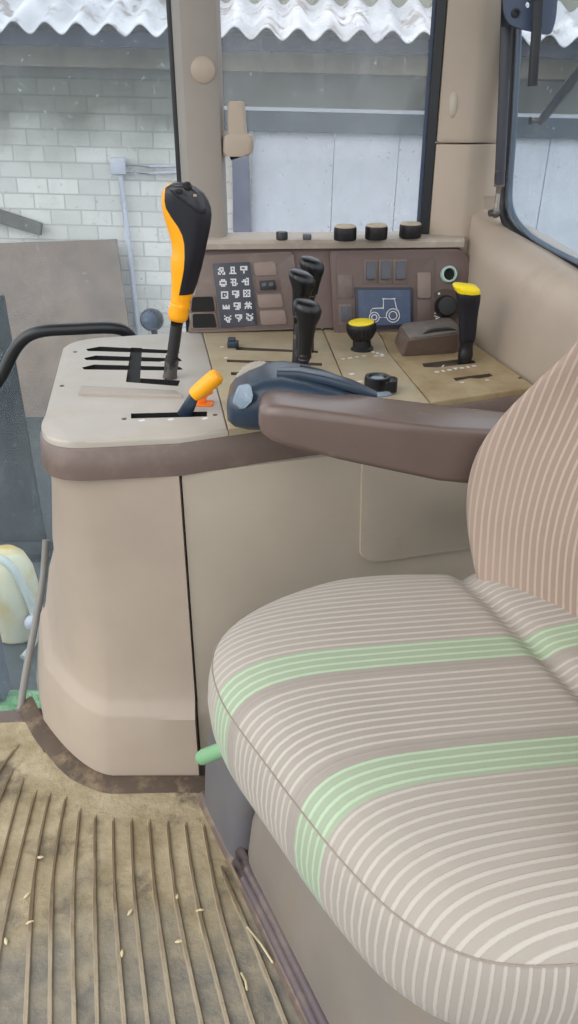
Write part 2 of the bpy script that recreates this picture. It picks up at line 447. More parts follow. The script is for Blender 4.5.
tag(mat_o, 'muddy tan ribbed rubber mat covering the cab floor', 'floor mat')

# grains and straw on the mat
husk = [(27, 896), (30, 923), (6, 942), (179, 942), (122, 954), (130, 913), (200, 911), (177, 898), (40, 858)]
proto = None
for i, (x, y) in enumerate(husk):
    p = atZ(x, y, .004)
    if proto is None:
        b = BM()
        rings = []
        for k in range(7):
            t = k/6; r = .0024*math.sin(PI*(.08+.84*t))
            rings.append([p+Vector((.011*(t-.5), math.cos(a)*r, .0015+math.sin(a)*r*.7)) for a in (2*PI*j/8 for j in range(8))])
        loft(b, rings); proto = obj('grain_husk', b, 'husk', origin=(p.x, p.y, p.z)); o = proto
    else:
        o = proto.copy(); COL.objects.link(o); o.location = (p.x, p.y, p.z)
    o.rotation_euler = (0, 0, random.uniform(0, PI))
    tag(o, 'tiny pale grain husk lying on the muddy ribbed mat', 'husk', 'grain husks on the mat')
for (a, c, lab) in (((247, 927), (273, 963), 'longest pale straw lying on the mat beside the seat platform'), ((241, 973), (247, 990), 'short pale straw on the mat below the longest straw')):
    p, q = atZ(*a, .009), atZ(*c, .009)
    b = BM(); tube(b, [p, p.lerp(q, .5)+Vector((.002, 0, 0)), q], .0014, 8)
    tag(obj('straw', b, 'husk'), lab, 'straw')

# ================================================================== CONSOLE
con = thing('control_console', 'wide beige and brown side console with levers, standing on the floor beside the seat', 'console', (-.05, 1.2, 0))
def corner(P0, P1, C, P2, P3, z, n0=4, n1=12, n2=5):
    P0, P1, C, P2, P3 = (Vector((p[0], p[1], z)) for p in (P0, P1, C, P2, P3))
    o = [P0.lerp(P1, k/n0) for k in range(n0)]
    o += [P1*(1-t)**2+C*2*t*(1-t)+P2*t*t for t in (k/n1 for k in range(n1))]
    o += [P2.lerp(P3, k/n2) for k in range(n2+1)]
    return o
BACK = 1.43
def pod_ring(z, dx=0, dy=0, ext=0, chamf=0):
    # front-left pod outline: from seam along the front, round the corner, along the left side
    return None
lev = [
    (.548, (-.262, .952), (-.338, .948), (-.346, 1.03), (-.398, 1.40)),
    (.520, (-.258, .955), (-.332, .952), (-.342, 1.04), (-.392, 1.40)),
    (.400, (-.262, .957), (-.336, .957), (-.362, 1.05), (-.406, 1.38)),
    (.300, (-.270, .958), (-.332, .961), (-.370, 1.06), (-.424, 1.30)),
    (.220, (-.276, .957), (-.327, .964), (-.386, 1.065), (-.446, 1.25)),
    (.165, (-.280, .956), (-.322, .964), (-.396, 1.07), (-.452, 1.22)),
    (.152, (-.281, .953), (-.325, .960), (-.402, 1.07), (-.456, 1.22)),
    (.137, (-.283, .945), (-.332, .952), (-.416, 1.07), (-.466, 1.22)),
    (.130, (-.283, .943), (-.334, .950), (-.419, 1.07), (-.468, 1.22)),
    (.060, (-.288, .941), (-.340, .947), (-.432, 1.07), (-.478, 1.20)),
    (.008, (-.290, .940), (-.343, .945), (-.438, 1.07), (-.482, 1.18)),
]
rings = []
for (z, P1, C, P2, P3) in lev:
    y0 = {True: .957}.get(True) if z > .15 else .947
    P0 = (-.1475, .957 if z > .155 else (.951 if z > .145 else (.945 if z > .132 else .941)))
    o = corner(P0, P1, C, P2, P3, z)
    o.append(Vector((-.1475, P3[1], z)))
    rings.append(o)
bm = BM(); loft(bm, rings)
obj('corner_cover', bm, 'beige', con, 24)['label'] = 'beige moulded front corner cover with a stepped foot'
# right lower panel (beyond the seam)
def face_line(x):           # console face in plan, right of the seam
    return .962+(x+.1455)*.305
rings = []
for z in (.545, .17, .152, .137, .03):
    off = -.006 if z < .15 else 0
    r = []
    for x in (-.1445, -.05, .05, .15, .25, .352):
        r.append(Vector((x, face_line(x)+off, z)))
    r += [Vector((.352, face_line(.352)+.05, z)), Vector((-.1445, face_line(-.1445)+.05, z))]
    rings.append(r)
bm = BM(); loft(bm, rings)
obj('side_panel', bm, 'beige_panel', con, 30)
# compartment lid on the side panel
n_f = Vector((.305, -1, 0)).normalized(); o_f = Vector((-.1455, .962, 0))
lid = [atP(px, py, o_f+n_f*.001, n_f) for px, py in ((361, 463), (362, 455), (480, 455), (480, 545), (372, 561), (359, 556))]
bm = BM(); prism(bm, round_poly(lid, .012), n_f*.006, .004, 2)
obj('compartment_lid', bm, 'beige_panel', con)
# brown band
def band_out(off, z):
    P = [(.381+off*.1, 1.163-off), (.175, 1.080-off), (-.03, 1.008-off), (-.145, .962-off), (-.262, .947-off)]
    C = (-.338-off, .937-off); P2 = (-.342-off, 1.04); P3 = (-.40-off, 1.37); 
    o = [Vector((x, y, z)) for x, y in P]
    a, c, b = Vector((P[-1][0], P[-1][1], z)), Vector((C[0], C[1], z)), Vector((P2[0], P2[1], z))
    o += [a*(1-t)**2+c*2*t*(1-t)+b*t*t for t in (k/12 for k in range(1, 13))]
    a, c, b = Vector((P3[0], P3[1], z)), Vector((-.405-off, 1.42, z)), Vector((-.35, 1.44, z))
    o += [a*(1-t)**2+c*2*t*(1-t)+b*t*t for t in (k/6 for k in range(7))]
    o += [Vector((-.186, 1.49, z)), Vector((.312, 1.505, z)), Vector((.324, 1.43, z))]
    return o
rings = [band_out(.001, .544), band_out(.005, .546), band_out(.0055, .56), band_out(.002, .588), band_out(-.002, .5915)]
bm = BM(); loft(bm, rings)
obj('brown_band', bm, 'brown', con, 50)['label'] = 'brown plastic band under the console top'
# top plates
top_z = .6
def P6(px, py, z=top_z): return atZ(px, py, z)
loop = band_out(-.001, .5905)
nF = 5
left_loop = [p.copy() for p in loop[nF:]]          # corner + left side + back + right
def fr(x):
    tb = [(-.262, .947), (-.145, .962), (-.03, 1.008), (.175, 1.080), (.381, 1.163)]
    for (x0, a), (x1, b) in zip(tb, tb[1:]):
        if x <= x1: return a+(b-a)*(x-x0)/(x1-x0)+.001
    return 1.164
s1a, s1b = Vector((-.165, 1.486, .5905)), Vector((-.082, fr(-.082), .5905))
def plate(name, pts, mat, label, cuts=(), cutmat='slot', bev=.004):
    bm = BM(); prism(bm, pts, (0, 0, top_z-.5905), bev, 3)
    o = obj(name, bm, mat, con, 35); o['label'] = label
    if cuts:
        c = BM()
        for q in cuts: prism(c, [Vector((p.x, p.y, top_z-.006)) for p in q], (0, 0, .02))
        boolean_cut(o, c, cutmat)
    return o
def quad(*px): return [P6(*p) for p in px]
gate = [quad((86, 349), (100, 346.5), (178, 350.5), (180, 352.5), (172, 353.5), (88, 351)),
        quad((84, 358), (96, 355.5), (180, 358.5), (182, 361), (170, 362), (86, 360)),
        quad((82, 367.5), (94, 364.5), (180, 367), (183, 369.5), (168, 370.5), (84, 369.5))]
gate2 = [quad((131, 347.5), (142, 348), (140, 382), (126, 381))]
gate3 = [quad((127, 377.5), (180, 380.5), (178, 386), (170, 385.5), (126, 382))]
slotT = [quad((131, 413.5), (207, 411.5), (207, 416.5), (131, 418.5))]
lp = [Vector((-.262, .948, .5905))]+left_loop[:-3]+[s1a, s1b, Vector((-.145, .963, .5905))]
cuts_l = gate[:]
pl = plate('top_panel', lp, 'top_grey', 'light grey dusty console plate with the gear gate', gate)
for q in (gate2, gate3, slotT):
    c = BM()
    for r in q: prism(c, [Vector((p.x, p.y, top_z-.006)) for p in r], (0, 0, .02))
    boolean_cut(pl, c, 'slot')
g = .0008
s2a, s2b = Vector((.083, 1.495, .5905)), Vector((.118, 1.07, .5905))
s2a = P6(322, 327); s2b = P6(344, 388); s2a.z = s2b.z = .5905
dirv = (s2b-s2a)
s2b = s2a+dirv*1.62
cut_m = [quad((236, 347), (318, 351), (318, 353), (236, 350)), quad((227, 359.5), (322, 363), (322, 366), (227, 362)), quad((231, 372), (318, 375), (318, 378), (231, 375))]
mid = [s1b+Vector((g, 0, 0)), s1a+Vector((g, 0, 0)), s2a-Vector((g, 0, 0)), Vector((s2b.x-g, fr(s2b.x), .5905)), Vector((-.03, fr(-.03), .5905))]
mid[0] = Vector((s1b.x+g, s1b.y+.0, .5905))
plate('top_panel', mid, 'top_dust', 'dusty tan console plate with three lever slots', cut_m, 'slot_brown', .0015)
s3 = [P6(383, 340), P6(388, 352), P6(433, 404)]
for p in s3: p.z = .5905
mid2 = [s2a+Vector((g, 0, 0)), Vector((s3[0].x-.005, 1.502, .5905)), s3[0]-Vector((g, 0, 0)), s3[1]-Vector((g, 0, 0)), Vector((.205, fr(.205), .5905)), Vector((s2b.x+g, fr(s2b.x), .5905))]
plate('top_panel', mid2, 'top_dust', 'dusty tan console plate under the yellow capped knob', (), 'slot', .0015)
cut_r = [quad((422, 363.5), (461, 359), (474, 360.5), (476, 363), (436, 367.5), (424, 367)), quad((453, 378), (490, 373.5), (493, 376), (480, 378.5), (470, 378), (456, 381))]
rt = [Vector((s3[0].x-.005+g*2, 1.502, .5905)), Vector((.318, 1.502, .5905)), Vector((.326, 1.43, .5905)), Vector((.3800, 1.163, .5905)), Vector((.205+2*g, fr(.205), .5905)), s3[1]+Vector((g, 0, 0)), s3[0]+Vector((g, 0, 0))]
plate('top_panel', rt, 'top_olive', 'muddy olive console plate around the yellow topped hitch lever', cut_r, 'slot_brown', .002)
# raised bar and frame line on the grey plate
bar = quad((81, 389), (176, 393.5), (182, 398.5), (79, 395.5))
bm = BM(); prism(bm, [Vector((p.x, p.y, top_z-.001)) for p in bar], (0, 0, .0075), .0035, 2)
obj('raised_bar', bm, 'bar_grey', con)
for x, y in ((75, 352), (62, 386), (124, 419), (215, 415), (405, 403), (520, 378)):
    p = P6(x, y); bm = BM(); lathe(bm, (p.x, p.y, .5995), (0, 0, 1), [(.0035, 0), (.0035, .0012), (.002, .0018)], 10)
    obj('screw', bm, 'worn', con)
# white printed marks beside the slots
def mark(px, py, w, h, a=0):
    bm = BM()
    p = P6(px, py); ca, sa = math.cos(a), math.sin(a)
    q = [(p.x+ca*x-sa*y, p.y+sa*x+ca*y, .5998) for x, y in ((-w, -h), (w, -h), (w, h), (-w, h))]
    prism(bm, q, (0, 0, .0006)); obj('printed_mark', bm, 'white', con, 0)
for x, y in ((142, 416.5), (171, 415.5), (205, 414.5)): mark(x, y+4, .004, .003, .6)
for x, y in ((222, 347), (226, 358), (163, 362)): mark(x, y, .0035, .002, .3)
for k in range(4): mark(343+k*7, 359-k*1.0, .0028+.001*(k % 2), .0018, .4)
for k in range(3): mark(373+k*4.5, 352+k*1.2, .0024, .0034, .2)
for k in range(2): mark(376+k*6, 356, .004, .0016, .1)
mark(352, 374, .004, .003, .5); mark(360, 381.5, .0045, .002, .5)
for k in range(7): mark(437+k*6.2, 372-k*1.0, .0022 if k % 2 else .0034, .0042 if k in (1, 5) else .0026, .15)
mark(443, 366, .0011, .006, -.4); mark(455, 368, .005, .0009, .2); mark(462, 382.5, .003, .0016, .2); mark(487, 380, .003, .0016, .2)
# raised housing with rubber lid
hb = [P6(*p) for p in ((394, 341), (402, 334), (458, 331), (462, 346), (456, 353), (402, 356.5))]
zt = .636
ht = [atZ(px, py, zt) for px, py in ((399, 327.5), (402, 325), (452, 319), (460, 328), (459, 334), (408, 341))]
bm = BM(); loft(bm, [round_poly([Vector((p.x, p.y, .5995)) for p in hb], .006, 4), round_poly([Vector((p.x, p.y, zt)) for p in ht], .008, 4)])
hs = obj('raised_housing', bm, 'brown', con); hs['label'] = 'raised brown box with a grey rubber lid'
c = sum(ht, Vector())/6
bm = BM(); q = round_poly([c+(p-c)*.93 for p in ht], .01, 4)
q2 = [c+(p-c)*1.0+Vector((0, 0, .003)) for p in q]; q3 = [c+(p-c)*.95+Vector((0, 0, .0045)) for p in q]
loft(bm, [q, q2, q3])
ld = obj('rubber_lid', bm, 'lidrubber', hs); ld['label'] = 'grey rubber lid'
bm = BM(); a, b = atZ(424, 334, zt+.0045), atZ(456, 330, zt+.0045)
tube(bm, [a, a.lerp(b, .25)+Vector((0, .006, .003)), a.lerp(b, .75)+Vector((0, .005, .003)), b], [.002, .004, .0045, .002], 10, 4, .5)
obj('lid_grip', bm, 'black', ld)
# mat lip wrapped round the console foot
lipl = []
base_pts = corner((-.13, .936), (-.288, .936), (-.343, .941), (-.440, 1.07), (-.478, 1.13), 0)
outer0 = []; r0, r1, r2, r3 = [], [], [], []
cen = Vector((-.2, 1.3, 0))
ringsL = []
for i, p in enumerate(base_pts):
    d = (base_pts[min(i+1, len(base_pts)-1)]-base_pts[max(i-1, 0)]).normalized(); n = Vector((d.y*-1, d.x, 0))
    if n.dot(p-cen) < 0: n = -n
    w = .004*noise.noise(p*25)
    ringsL.append([p-n*.003+Vector((0, 0, .001)), p+n*(.026+w)+Vector((0, 0, .0035)), p+n*(.021+w)+Vector((0, 0, .007)), p+n*(.012+w*.6)+Vector((0, 0, .009)), p+n*.003+Vector((0, 0, .012)), p-n*.003+Vector((0, 0, .012))])
bm = BM(); loft(bm, ringsL)
obj('foot_skirt', bm, 'lip', con)['label'] = 'muddy dark brown rubber skirt round the console foot'
# grey strip up the rear left edge of the console
pts = [atY(19, 718, 1.10), atY(26, 672, 1.16), atY(35, 625, 1.22), atY(43, 580, 1.27), atY(46, 540, 1.30)]
bm = BM(); tube(bm, pts, .007, 10, 4)
obj('edge_strip', bm, 'striptrim', con)

# ================================================================== DASHBOARD
DO = Vector((-.186, 1.474, .6)); DU = Vector((1, .05, 0)).normalized(); DV = Vector((0, .30, 1)).normalized(); DN = DU.cross(DV).normalized(); DV = DN.cross(DU)
def D(px, py, n=0.0): return atP(px, py, DO+DN*n, DN)
dash = thing('dashboard', 'brown dashboard with rocker switches and a blue display below the side window', 'dashboard', (.07, 1.5, .6))
def dplate(name, pxs, n0, n1, mat, parent, r=.004, bev=.002, seg=2, smooth=40):
    bm = BM(); prism(bm, round_poly([D(x, y, n0) for x, y in pxs], r), DN*(n1-n0), bev, seg)
    return obj(name, bm, mat, parent, smooth)
bm = BM(); prism(bm, round_poly([D(x, y, 0) for x, y in ((188, 332), (204, 250), (466, 241), (471, 324))], [.002, .002, .05, .002], 8), (0, .05, 0))
body = obj('fascia', bm, 'brown_dark', dash)
dplate('left_module', ((188, 333), (203, 256), (293, 252), (303, 329)), 0, .007, 'brown', dash, .006, .003)
rp = dplate('right_module', ((334, 344), (329, 252), (461, 250), (468, 262), (468, 333)), 0, .014, 'brown_dark', dash, [.004, .004, .03, .03, .004], .004)
dplate('switch_frame', ((336.5, 334), (336, 256), (434, 257), (434, 331)), .014, .0165, 'brown_dark', dash, .004, .002)
# pockets
for a in (((191, 312), (192.5, 297), (213, 296.5), (215, 311.5)), ((193, 328), (192.5, 314), (214, 313.5), (217, 327.5))):
    c0 = [sum(p[i] for p in a)/4 for i in (0, 1)]
    big = [(c0[0]+(p[0]-c0[0])*1.16, c0[1]+(p[1]-c0[1])*1.2) for p in a]
    pf = dplate('pocket_frame', big, .007, .0095, 'brown', dash, .005, .0015)
    dplate('pocket', a, .0095, .0102, 'slot', pf, .004, .0003, 1)
# icon board
ib = ((212.5, 264), (250, 262), (257.5, 324.5), (221, 328))
board = dplate('icon_panel', ib, .007, .011, 'iconboard', dash, .003, .0012)
board['label'] = 'dark icon panel with fifteen white pictograms'
pats = ['01110 11010 01110 10101 11011', '01110 01010 01110 01010 11111', '11111 10011 11111 00100 00100', '01110 11111 10001 11111 01110', '11110 01010 11110 01011 01110', '00011 01101 11111 00101 00111',
        '11111 10001 10101 10011 11111', '11111 10011 11111 00111 00110', '11111 10101 11011 10101 11111', '00000 10101 11111 11111 00000', '11111 10011 11111 00111 01110', '01010 11111 01110 11111 10101',
        '10001 01110 11011 01110 00110', '11111 10011 01111 00110 00100', '11001 01110 10011 11011 01110']
bm = BM()
for k, pt in enumerate(pats):
    r, c = k//3, k % 3
    t = (r+.62)/5.3; s = (c+.72)/3.35
    L = (212.5+(221-212.5)*t, 264+(328-264)*t); R_ = (250+(257.5-250)*t, 262+(324.5-262)*t)
    px, py = L[0]+(R_[0]-L[0])*s, L[1]+(R_[1]-L[1])*s
    p = D(px, py, .0112)
    for i, row in enumerate(pt.split()):
        for j, ch in enumerate(row):
            if ch == '1':
                q = p+DU*(j-2)*.0027-DV*(i-2)*.0027
                w = .00118
                prism(bm, [q-DU*w-DV*w, q+DU*w-DV*w, q+DU*w+DV*w, q-DU*w+DV*w], DN*.0004)
obj('pictograms', bm, 'white', board, 0)
# blank buttons and rocker left of the levers
for a in (((255, 276), (253.5, 263), (275, 261.5), (277, 275)), ((258.5, 308), (257, 295), (281, 294), (283.5, 307)), ((261, 325), (259.5, 311), (284.5, 310), (287, 324))):
    dplate('blank_cover', a, .007, .0098, 'brown_light', dash, .003, .0015)
k = dplate('rocker_housing', ((257, 292.5), (255.5, 278.5), (278.5, 277.5), (280.5, 291.5)), .007, .010, 'brown_dark', dash, .003, .0015)
r_ = dplate('rocker_switch', ((260.5, 290.5), (259, 281), (275, 280), (276.5, 289.5)), .010, .0135, 'black', k, .002, .0012)
bm = BM()
for t in (0, 1):
    a, b = D(262+t*7, 286.5-t*.3, .0138), D(266+t*7, 286-t*.3, .0138)
    prism(bm, [a, b, b+DV*.006, a+DV*.006], DN*.0012)
obj('rocker_mark', bm, 'rocker', r_)
# right module: rockers
for x in (371, 386, 400.5):
    h = dplate('rocker_housing', ((x-7.5, 284), (x-7.5, 259.5), (x+6.5, 259.5), (x+6.5, 283.5)), .0165, .0185, 'brown', dash, .002, .001)
    bm = BM()
    a = [D(px, py, .0185) for px, py in ((x-4.8, 279.5), (x+4.2, 279), (x+4.2, 261.5), (x-4.8, 262))]
    b_ = [a[0]+DN*.003, a[1]+DN*.003, a[2]+DN*.010, a[3]+DN*.010]
    m_ = [(a[0]+a[3])/2+DN*.004-DV*.003, (a[1]+a[2])/2+DN*.004-DV*.003]
    lo = [a[0]+DN*.008, a[1]+DN*.008, m_[1], m_[0]]; hi = [m_[0], m_[1], a[2]+DN*.005, a[3]+DN*.005]
    loft(bm, [[a[0], a[0]+DN*.0075, m_[0], a[3]+DN*.005, a[3]], [a[1], a[1]+DN*.0075, m_[1], a[2]+DN*.005, a[2]]])
    obj('rocker_switch', bm, 'rocker', h, 20)
h = dplate('rocker_housing', ((339, 325), (338.5, 304.5), (351.5, 304), (352, 324.5)), .0165, .0182, 'brown', dash, .002, .001)
dplate('rocker_switch', ((341.3, 321), (341, 306.5), (349.5, 306), (350, 320.5)), .0182, .0235, 'rocker', h, .002, .002)
dplate('blank_cover', ((338, 299), (337.5, 275), (352, 274.5), (352.5, 298.5)), .0165, .0182, 'brown', dash, .003, .0012)
dplate('blank_cover', ((417.5, 298), (417, 272.5), (430.5, 272.5), (430.5, 298)), .0165, .0195, 'brown_light', dash, .003, .0015)
dplate('blank_cover', ((417, 322), (417, 300), (430.5, 300), (430.5, 321)), .0165, .018, 'brown_dark', dash, .003, .0012)
# display
fr_ = dplate('display', ((356, 330), (354.5, 287.5), (412.5, 287.5), (413, 327.5)), .0165, .0215, 'screen_frame', dash, .002, .0015)
fr_['label'] = 'dark framed blue display with a white tractor outline'
sc = dplate('screen', ((359, 326), (358, 290), (410, 290), (410.5, 324)), .0215, .0222, 'screen', fr_, .001, .0003, 1)
bm = BM()
def dl(pts, w=.0009): tube(bm, [D(x, y, .0227) for x, y in pts], w, 6)
def dcirc(cx, cy, rx, n=20, w=.0009): dl([(cx+rx*math.cos(2*PI*k/n), cy+rx*1.02*math.sin(2*PI*k/n)) for k in range(n+1)], w)
dcirc(393, 315.5, 6.6); dcirc(393, 315.5, 4.0); dcirc(374.3, 317.3, 4.9); dcirc(374.3, 317.3, 2.6)
dl([(383.3, 309), (383.5, 299), (394.5, 299), (396.5, 308)]); dl([(382.5, 298.8), (395.5, 298.6)], .0012)
dl([(371, 310.5), (372.5, 308.5), (383.3, 308)]); dl([(371, 310.5), (370.5, 312.5)]); dl([(379.5, 317.5), (386, 317.5)]); dl([(396.5, 308), (399, 311)])
obj('tractor_outline', bm, 'white', sc, 0)
# socket and dial on the right end
p = D(448.5, 274.5, .014)
bm = BM(); lathe(bm, p, DN, [(.0155, -.002), (.0155, .007), (.014, .009), (.011, .009), (.0105, -.001)], 32)
so = obj('power_socket', bm, 'ring', dash); so['label'] = 'pale green ringed power socket'
bm = BM(); lathe(bm, p, DN, [(.0106, -.002), (.0106, .001)], 24); obj('socket_hole', bm, 'slot', so)
p = D(445, 306.5, .014)
bm = BM(); lathe(bm, p, DN, [(.032, -.001), (.032, .0012), (.0315, .0018)], 40); dp = obj('dial_plate', bm, 'slot_brown', dash)
bm = BM(); lathe(bm, p, DN, [(.0205, .001), (.0205, .004), (.018, .018), (.0165, .020), (.008, .0205)], 44, .0011, rib_rows=(1, 2)); obj('dial_knob', bm, 'black', dp)
bm = BM()
for k, a in enumerate((118, 150, 182, 212, 236)):
    an = math.radians(a); q = p+DN*.0018+(DU*math.cos(an)+DV*math.sin(an))*.0265
    if k < 3: lathe(bm, q, DN, [(.0022, 0), (.0022, .0006)], 8)
    else:
        for j in range(5):
            s = q+DU*(.0025*math.cos(j*2.1))+DV*(-.003+.0016*j); prism(bm, [s-DU*.002-DV*.0008, s+DU*.002-DV*.0008, s+DU*.002+DV*.0008, s-DU*.002+DV*.0008], DN*.0005)
obj('dial_marks', bm, 'white', dp, 0)
# sill on top of the dash
bm = BM()
a = D(199, 247, .012); b = D(466, 243, .012)
zs = .757
s0 = Vector((a.x, a.y-.004, zs)); s1 = Vector((b.x-.004, b.y-.004, zs))
rings = []
prof = [(0.0, -.012), (-.002, -.002), (.002, .003), (.008, .005), (.05, .006), (.078, .006), (.078, -.012)]
for p in (s0, s1): rings.append([p+Vector((0, dy, dz)) for dy, dz in prof])
loft(bm, rings); sill = obj('sill', bm, 'sill', dash, 30); sill['label'] = 'dusty pale sill along the dashboard top'
SZ = zs+.006
# sill knobs
def sillp(px, py):
    return atZ(px, py, SZ)
kn_px = ((345, 240), (376, 239), (410, 237))
proto = None
for x, y in kn_px:
    p = sillp(x, y)
    if proto is None:
        bm = BM(); lathe(bm, p, (0, 0, 1), [(.019, 0), (.0205, .002), (.0205, .020), (.0195, .0225)], 52, .0012, rib_rows=(1, 2)); proto = obj('sill_knob', bm, 'black', dash)
        proto['label'] = 'ribbed black knob with dusty tan top'
        bm = BM(); lathe(bm, p, (0, 0, 1), [(.0194, .0215), (.0188, .0245), (.016, .026), (.002, .0262)], 40); pc_ = obj('knob_cap', bm, 'knobtop', proto); p_first = p
    else:
        t = proto.copy(); COL.objects.link(t); t.location = p-p_first
        c = pc_.copy(); COL.objects.link(c); c.parent = t
p = sillp(282, 240)
bm = BM(); lathe(bm, p, (0, 0, 1), [(.008, 0), (.0105, .001), (.0105, .013), (.009, .0145)], 24, .0012, rib_rows=(1, 2))
obj('small_knob', bm, 'black', dash)['label'] = 'small ribbed black knob'
p = sillp(307, 239.5)
bm = BM(); rbox(bm, p+Vector((0, 0, .005)), (.016, .016, .010), None, .002)
obj('sill_button', bm, 'rocker', dash)['label'] = 'small square grey button'

# ================================================================== LEVERS
def Yp(px, py, y): return atY(px, py, y)
# --- gear lever
GY = 1.205
gl = thing('gear_lever', 'tall yellow and black gear lever standing in the black gate on the console', 'lever', P6(170, 382))
rows = [(182.5, 173, 184), (184, 168, 189), (187, 164.5, 196), (193, 162, 204), (200, 161.5, 208), (207, 162, 210.5), (215, 163.5, 211.5), (225, 166.5, 210.5), (233, 169, 209), (242, 171.3, 207), (250, 172.5, 205.5), (255, 171.5, 204.5), (259, 170.5, 203.5), (266, 171, 202), (275, 171.3, 199.5), (284, 171.6, 197), (293, 171.3, 193.5), (300, 171, 191), (304, 170.5, 190.2)]
bx = [(182.5, 173.0), (187, 166.5), (200, 166), (207, 167.5), (215, 172.5), (225, 180), (233, 184), (242, 186), (255, 186.3), (266, 185.6), (275, 184), (284, 182), (293, 180.2), (300, 180.2), (304, 190)]
def interp(tab, y):
    for (y0, a), (y1, b) in zip(tab, tab[1:]):
        if y <= y1: return a+(b-a)*(y-y0)/(y1-y0)
    return tab[-1][1]
yel, blk = [], []
for (y, xl, xr) in rows:
    cx, hw = (xl+xr)/2, (xr-xl)/2
    Cc = Yp(cx, y, GY); Rr = Yp(xr, y, GY); a = (Rr-Cc).x
    bd = min(.0215, a*.92)
    xb = interp(bx, y); ct = max(-.98, min(.98, (xb-cx)/hw)); th = math.acos(ct)
    if y < 299:
        blk.append([Cc+Vector((math.cos(t)*a*1.015, math.sin(t)*bd*1.03, 0)) for t in (-th+2*th*k/20 for k in range(21))])
    yel.append([Cc+Vector((math.cos(t)*a, math.sin(t)*bd, 0)) for t in (th+(2*PI-2*th)*k/20 for k in range(21))])
    if y >= 299:
        ex = [Cc+Vector((math.cos(t)*a, math.sin(t)*bd, 0)) for t in (-th+2*th*k/20 for k in range(21))]
        blk_y = ex
bm = BM()
for grp in (yel,):
    loft(bm, grp, closed=False)
fill = []
for (y, xl, xr) in rows:
    if y < 284: continue
    Cc = Yp((xl+xr)/2, y, GY); a = (Yp(xr, y, GY)-Cc).x*.985; bd = min(.0215, a*.92)
    fill.append([Cc+Vector((math.cos(t)*a, math.sin(t)*bd, 0)) for t in (2*PI*k/24 for k in range(24))])
loft(bm, fill)
# lower part of the grip is yellow all round: collar with rings
cp = [Yp(x, y, GY) for x, y in ((181.2, 298.6), (180.5, 303), (179.3, 308), (178.5, 313), (177.8, 318), (177.5, 320.5))]
tube(bm, cp[:2]+[cp[1].lerp(cp[2], .5)]+cp[2:], [.0148, .0147, .0160, .0145, .0160, .0145, .0118], 20)
# top closing
grip = obj('grip', bm, 'yellow', gl, 60); grip['label'] = 'yellow rear half of the grip with ringed collar'
bm = BM(); vs = loft(bm, blk, closed=False)
bm.faces.new(vs[0][::-1]); bm.faces.new(vs[-1])
gc = obj('grip_cover', bm, 'soft_black', gl, 60); gc['label'] = 'black soft front cover of the grip'
def cover_pt(px, py, o=.0012):
    for (y0, l0, r0), (y1, l1, r1) in zip(rows, rows[1:]):
        if py <= y1:
            t = max(0, (py-y0)/(y1-y0)); l, r = l0+(l1-l0)*t, r0+(r1-r0)*t; break
    hw = (r-l)/2; u = max(-.97, min(.97, (px-(l+r)/2)/hw)); a = hw/671
    return Yp(px, py, GY-(min(.0215, a*.92)*1.03*math.sqrt(1-u*u)+o))
pad = spline([Vector((x, y, 0)) for x, y in ((169, 189), (176, 185.5), (186, 185.5), (196, 190), (203, 198), (206.5, 208), (204, 214), (196, 211), (186, 204), (175, 196))], 4)
pcn = sum(pad, Vector())/len(pad)
bm = BM(); R0 = []
for sc_, o in ((1.0, -.001), (.97, .0016), (.8, .0022), (.55, .0022), (.25, .0022), (.05, .0022)):
    R0.append([cover_pt(*(pcn+(p-pcn)*sc_)[:2], o) for p in pad])
loft(bm, R0); obj('thumb_pad', bm, 'pad_black', gl, 60)
for (x, y) in ((180, 191.5), (187.5, 187.5)):
    p = Yp(x, y, GY-.0185); bm = BM(); lathe(bm, p, (-.1, -.62, .78), [(.0066, -.006), (.0066, .003), (.0056, .0055), (.002, .0065)], 16); obj('button', bm, 'shaft', gl)
bm = BM()
for (x, y) in ((188, 199), (195, 195.5)):
    p = Yp(x, y, GY-.022); rbox(bm, p, (.0045, .003, .003), None, .0006)
obj('button_marks', bm, 'knobtop', gl)['label'] = 'small tan marks below the buttons'
sp = [Yp(177.5, 318, GY), Yp(174, 345, GY), Yp(171.5, 362, GY), Yp(170, 378, GY)]
sp.append(P6(170, 381.5, .597))
bm = BM(); tube(bm, sp, [.0092, .0092, .0085, .0095, .009], 16, 3); obj('shaft', bm, 'shaft', gl)
bm = BM(); tube(bm, [Yp(172.5, 356, GY), Yp(171.5, 362, GY), Yp(170.8, 370, GY), Yp(170, 378, GY)], [.0098, .0112, .0102, .0115], 14); obj('sleeve', bm, 'worn', gl)['label'] = 'worn grey sleeve at the foot of the shaft'
# --- orange throttle lever
OY = 1.045
tl = thing('throttle_lever', 'short yellow-orange tipped hand lever in the straight front slot of the console', 'lever', P6(184, 415))
bm = BM()
a0, a1 = Yp(195.5, 394, OY), Yp(217, 376, OY)
d = (a1-a0).normalized(); L = (a1-a0).length
lathe(bm, a0-d*.004, d, [(.009, 0), (.0105, .004), (.0112, .012), (.0118, L-.006), (.0116, L+.002), (.0098, L+.0065), (.005, L+.0085), (.001, L+.009)], 22)
obj('knob', bm, 'yellow', tl)
bm = BM(); q = [Yp(195.5, 393, OY), Yp(190, 404, OY), P6(184, 416, .594)]
tube(bm, q, [.0065, .0085, .011], 12, 3, .4, (0, 1, 0)); obj('lever_arm', bm, 'bluegrey', tl)
p0 = P6(203, 404)
bm = BM(); rbox(bm, p0+Vector((0, 0, .001)), (.03, .022, .0025), None, .001); rbox(bm, P6(203, 404)+Vector((0, 0, .008)), (.011, .008, .013), Matrix.Rotation(.3, 3, 'Y'), .002)
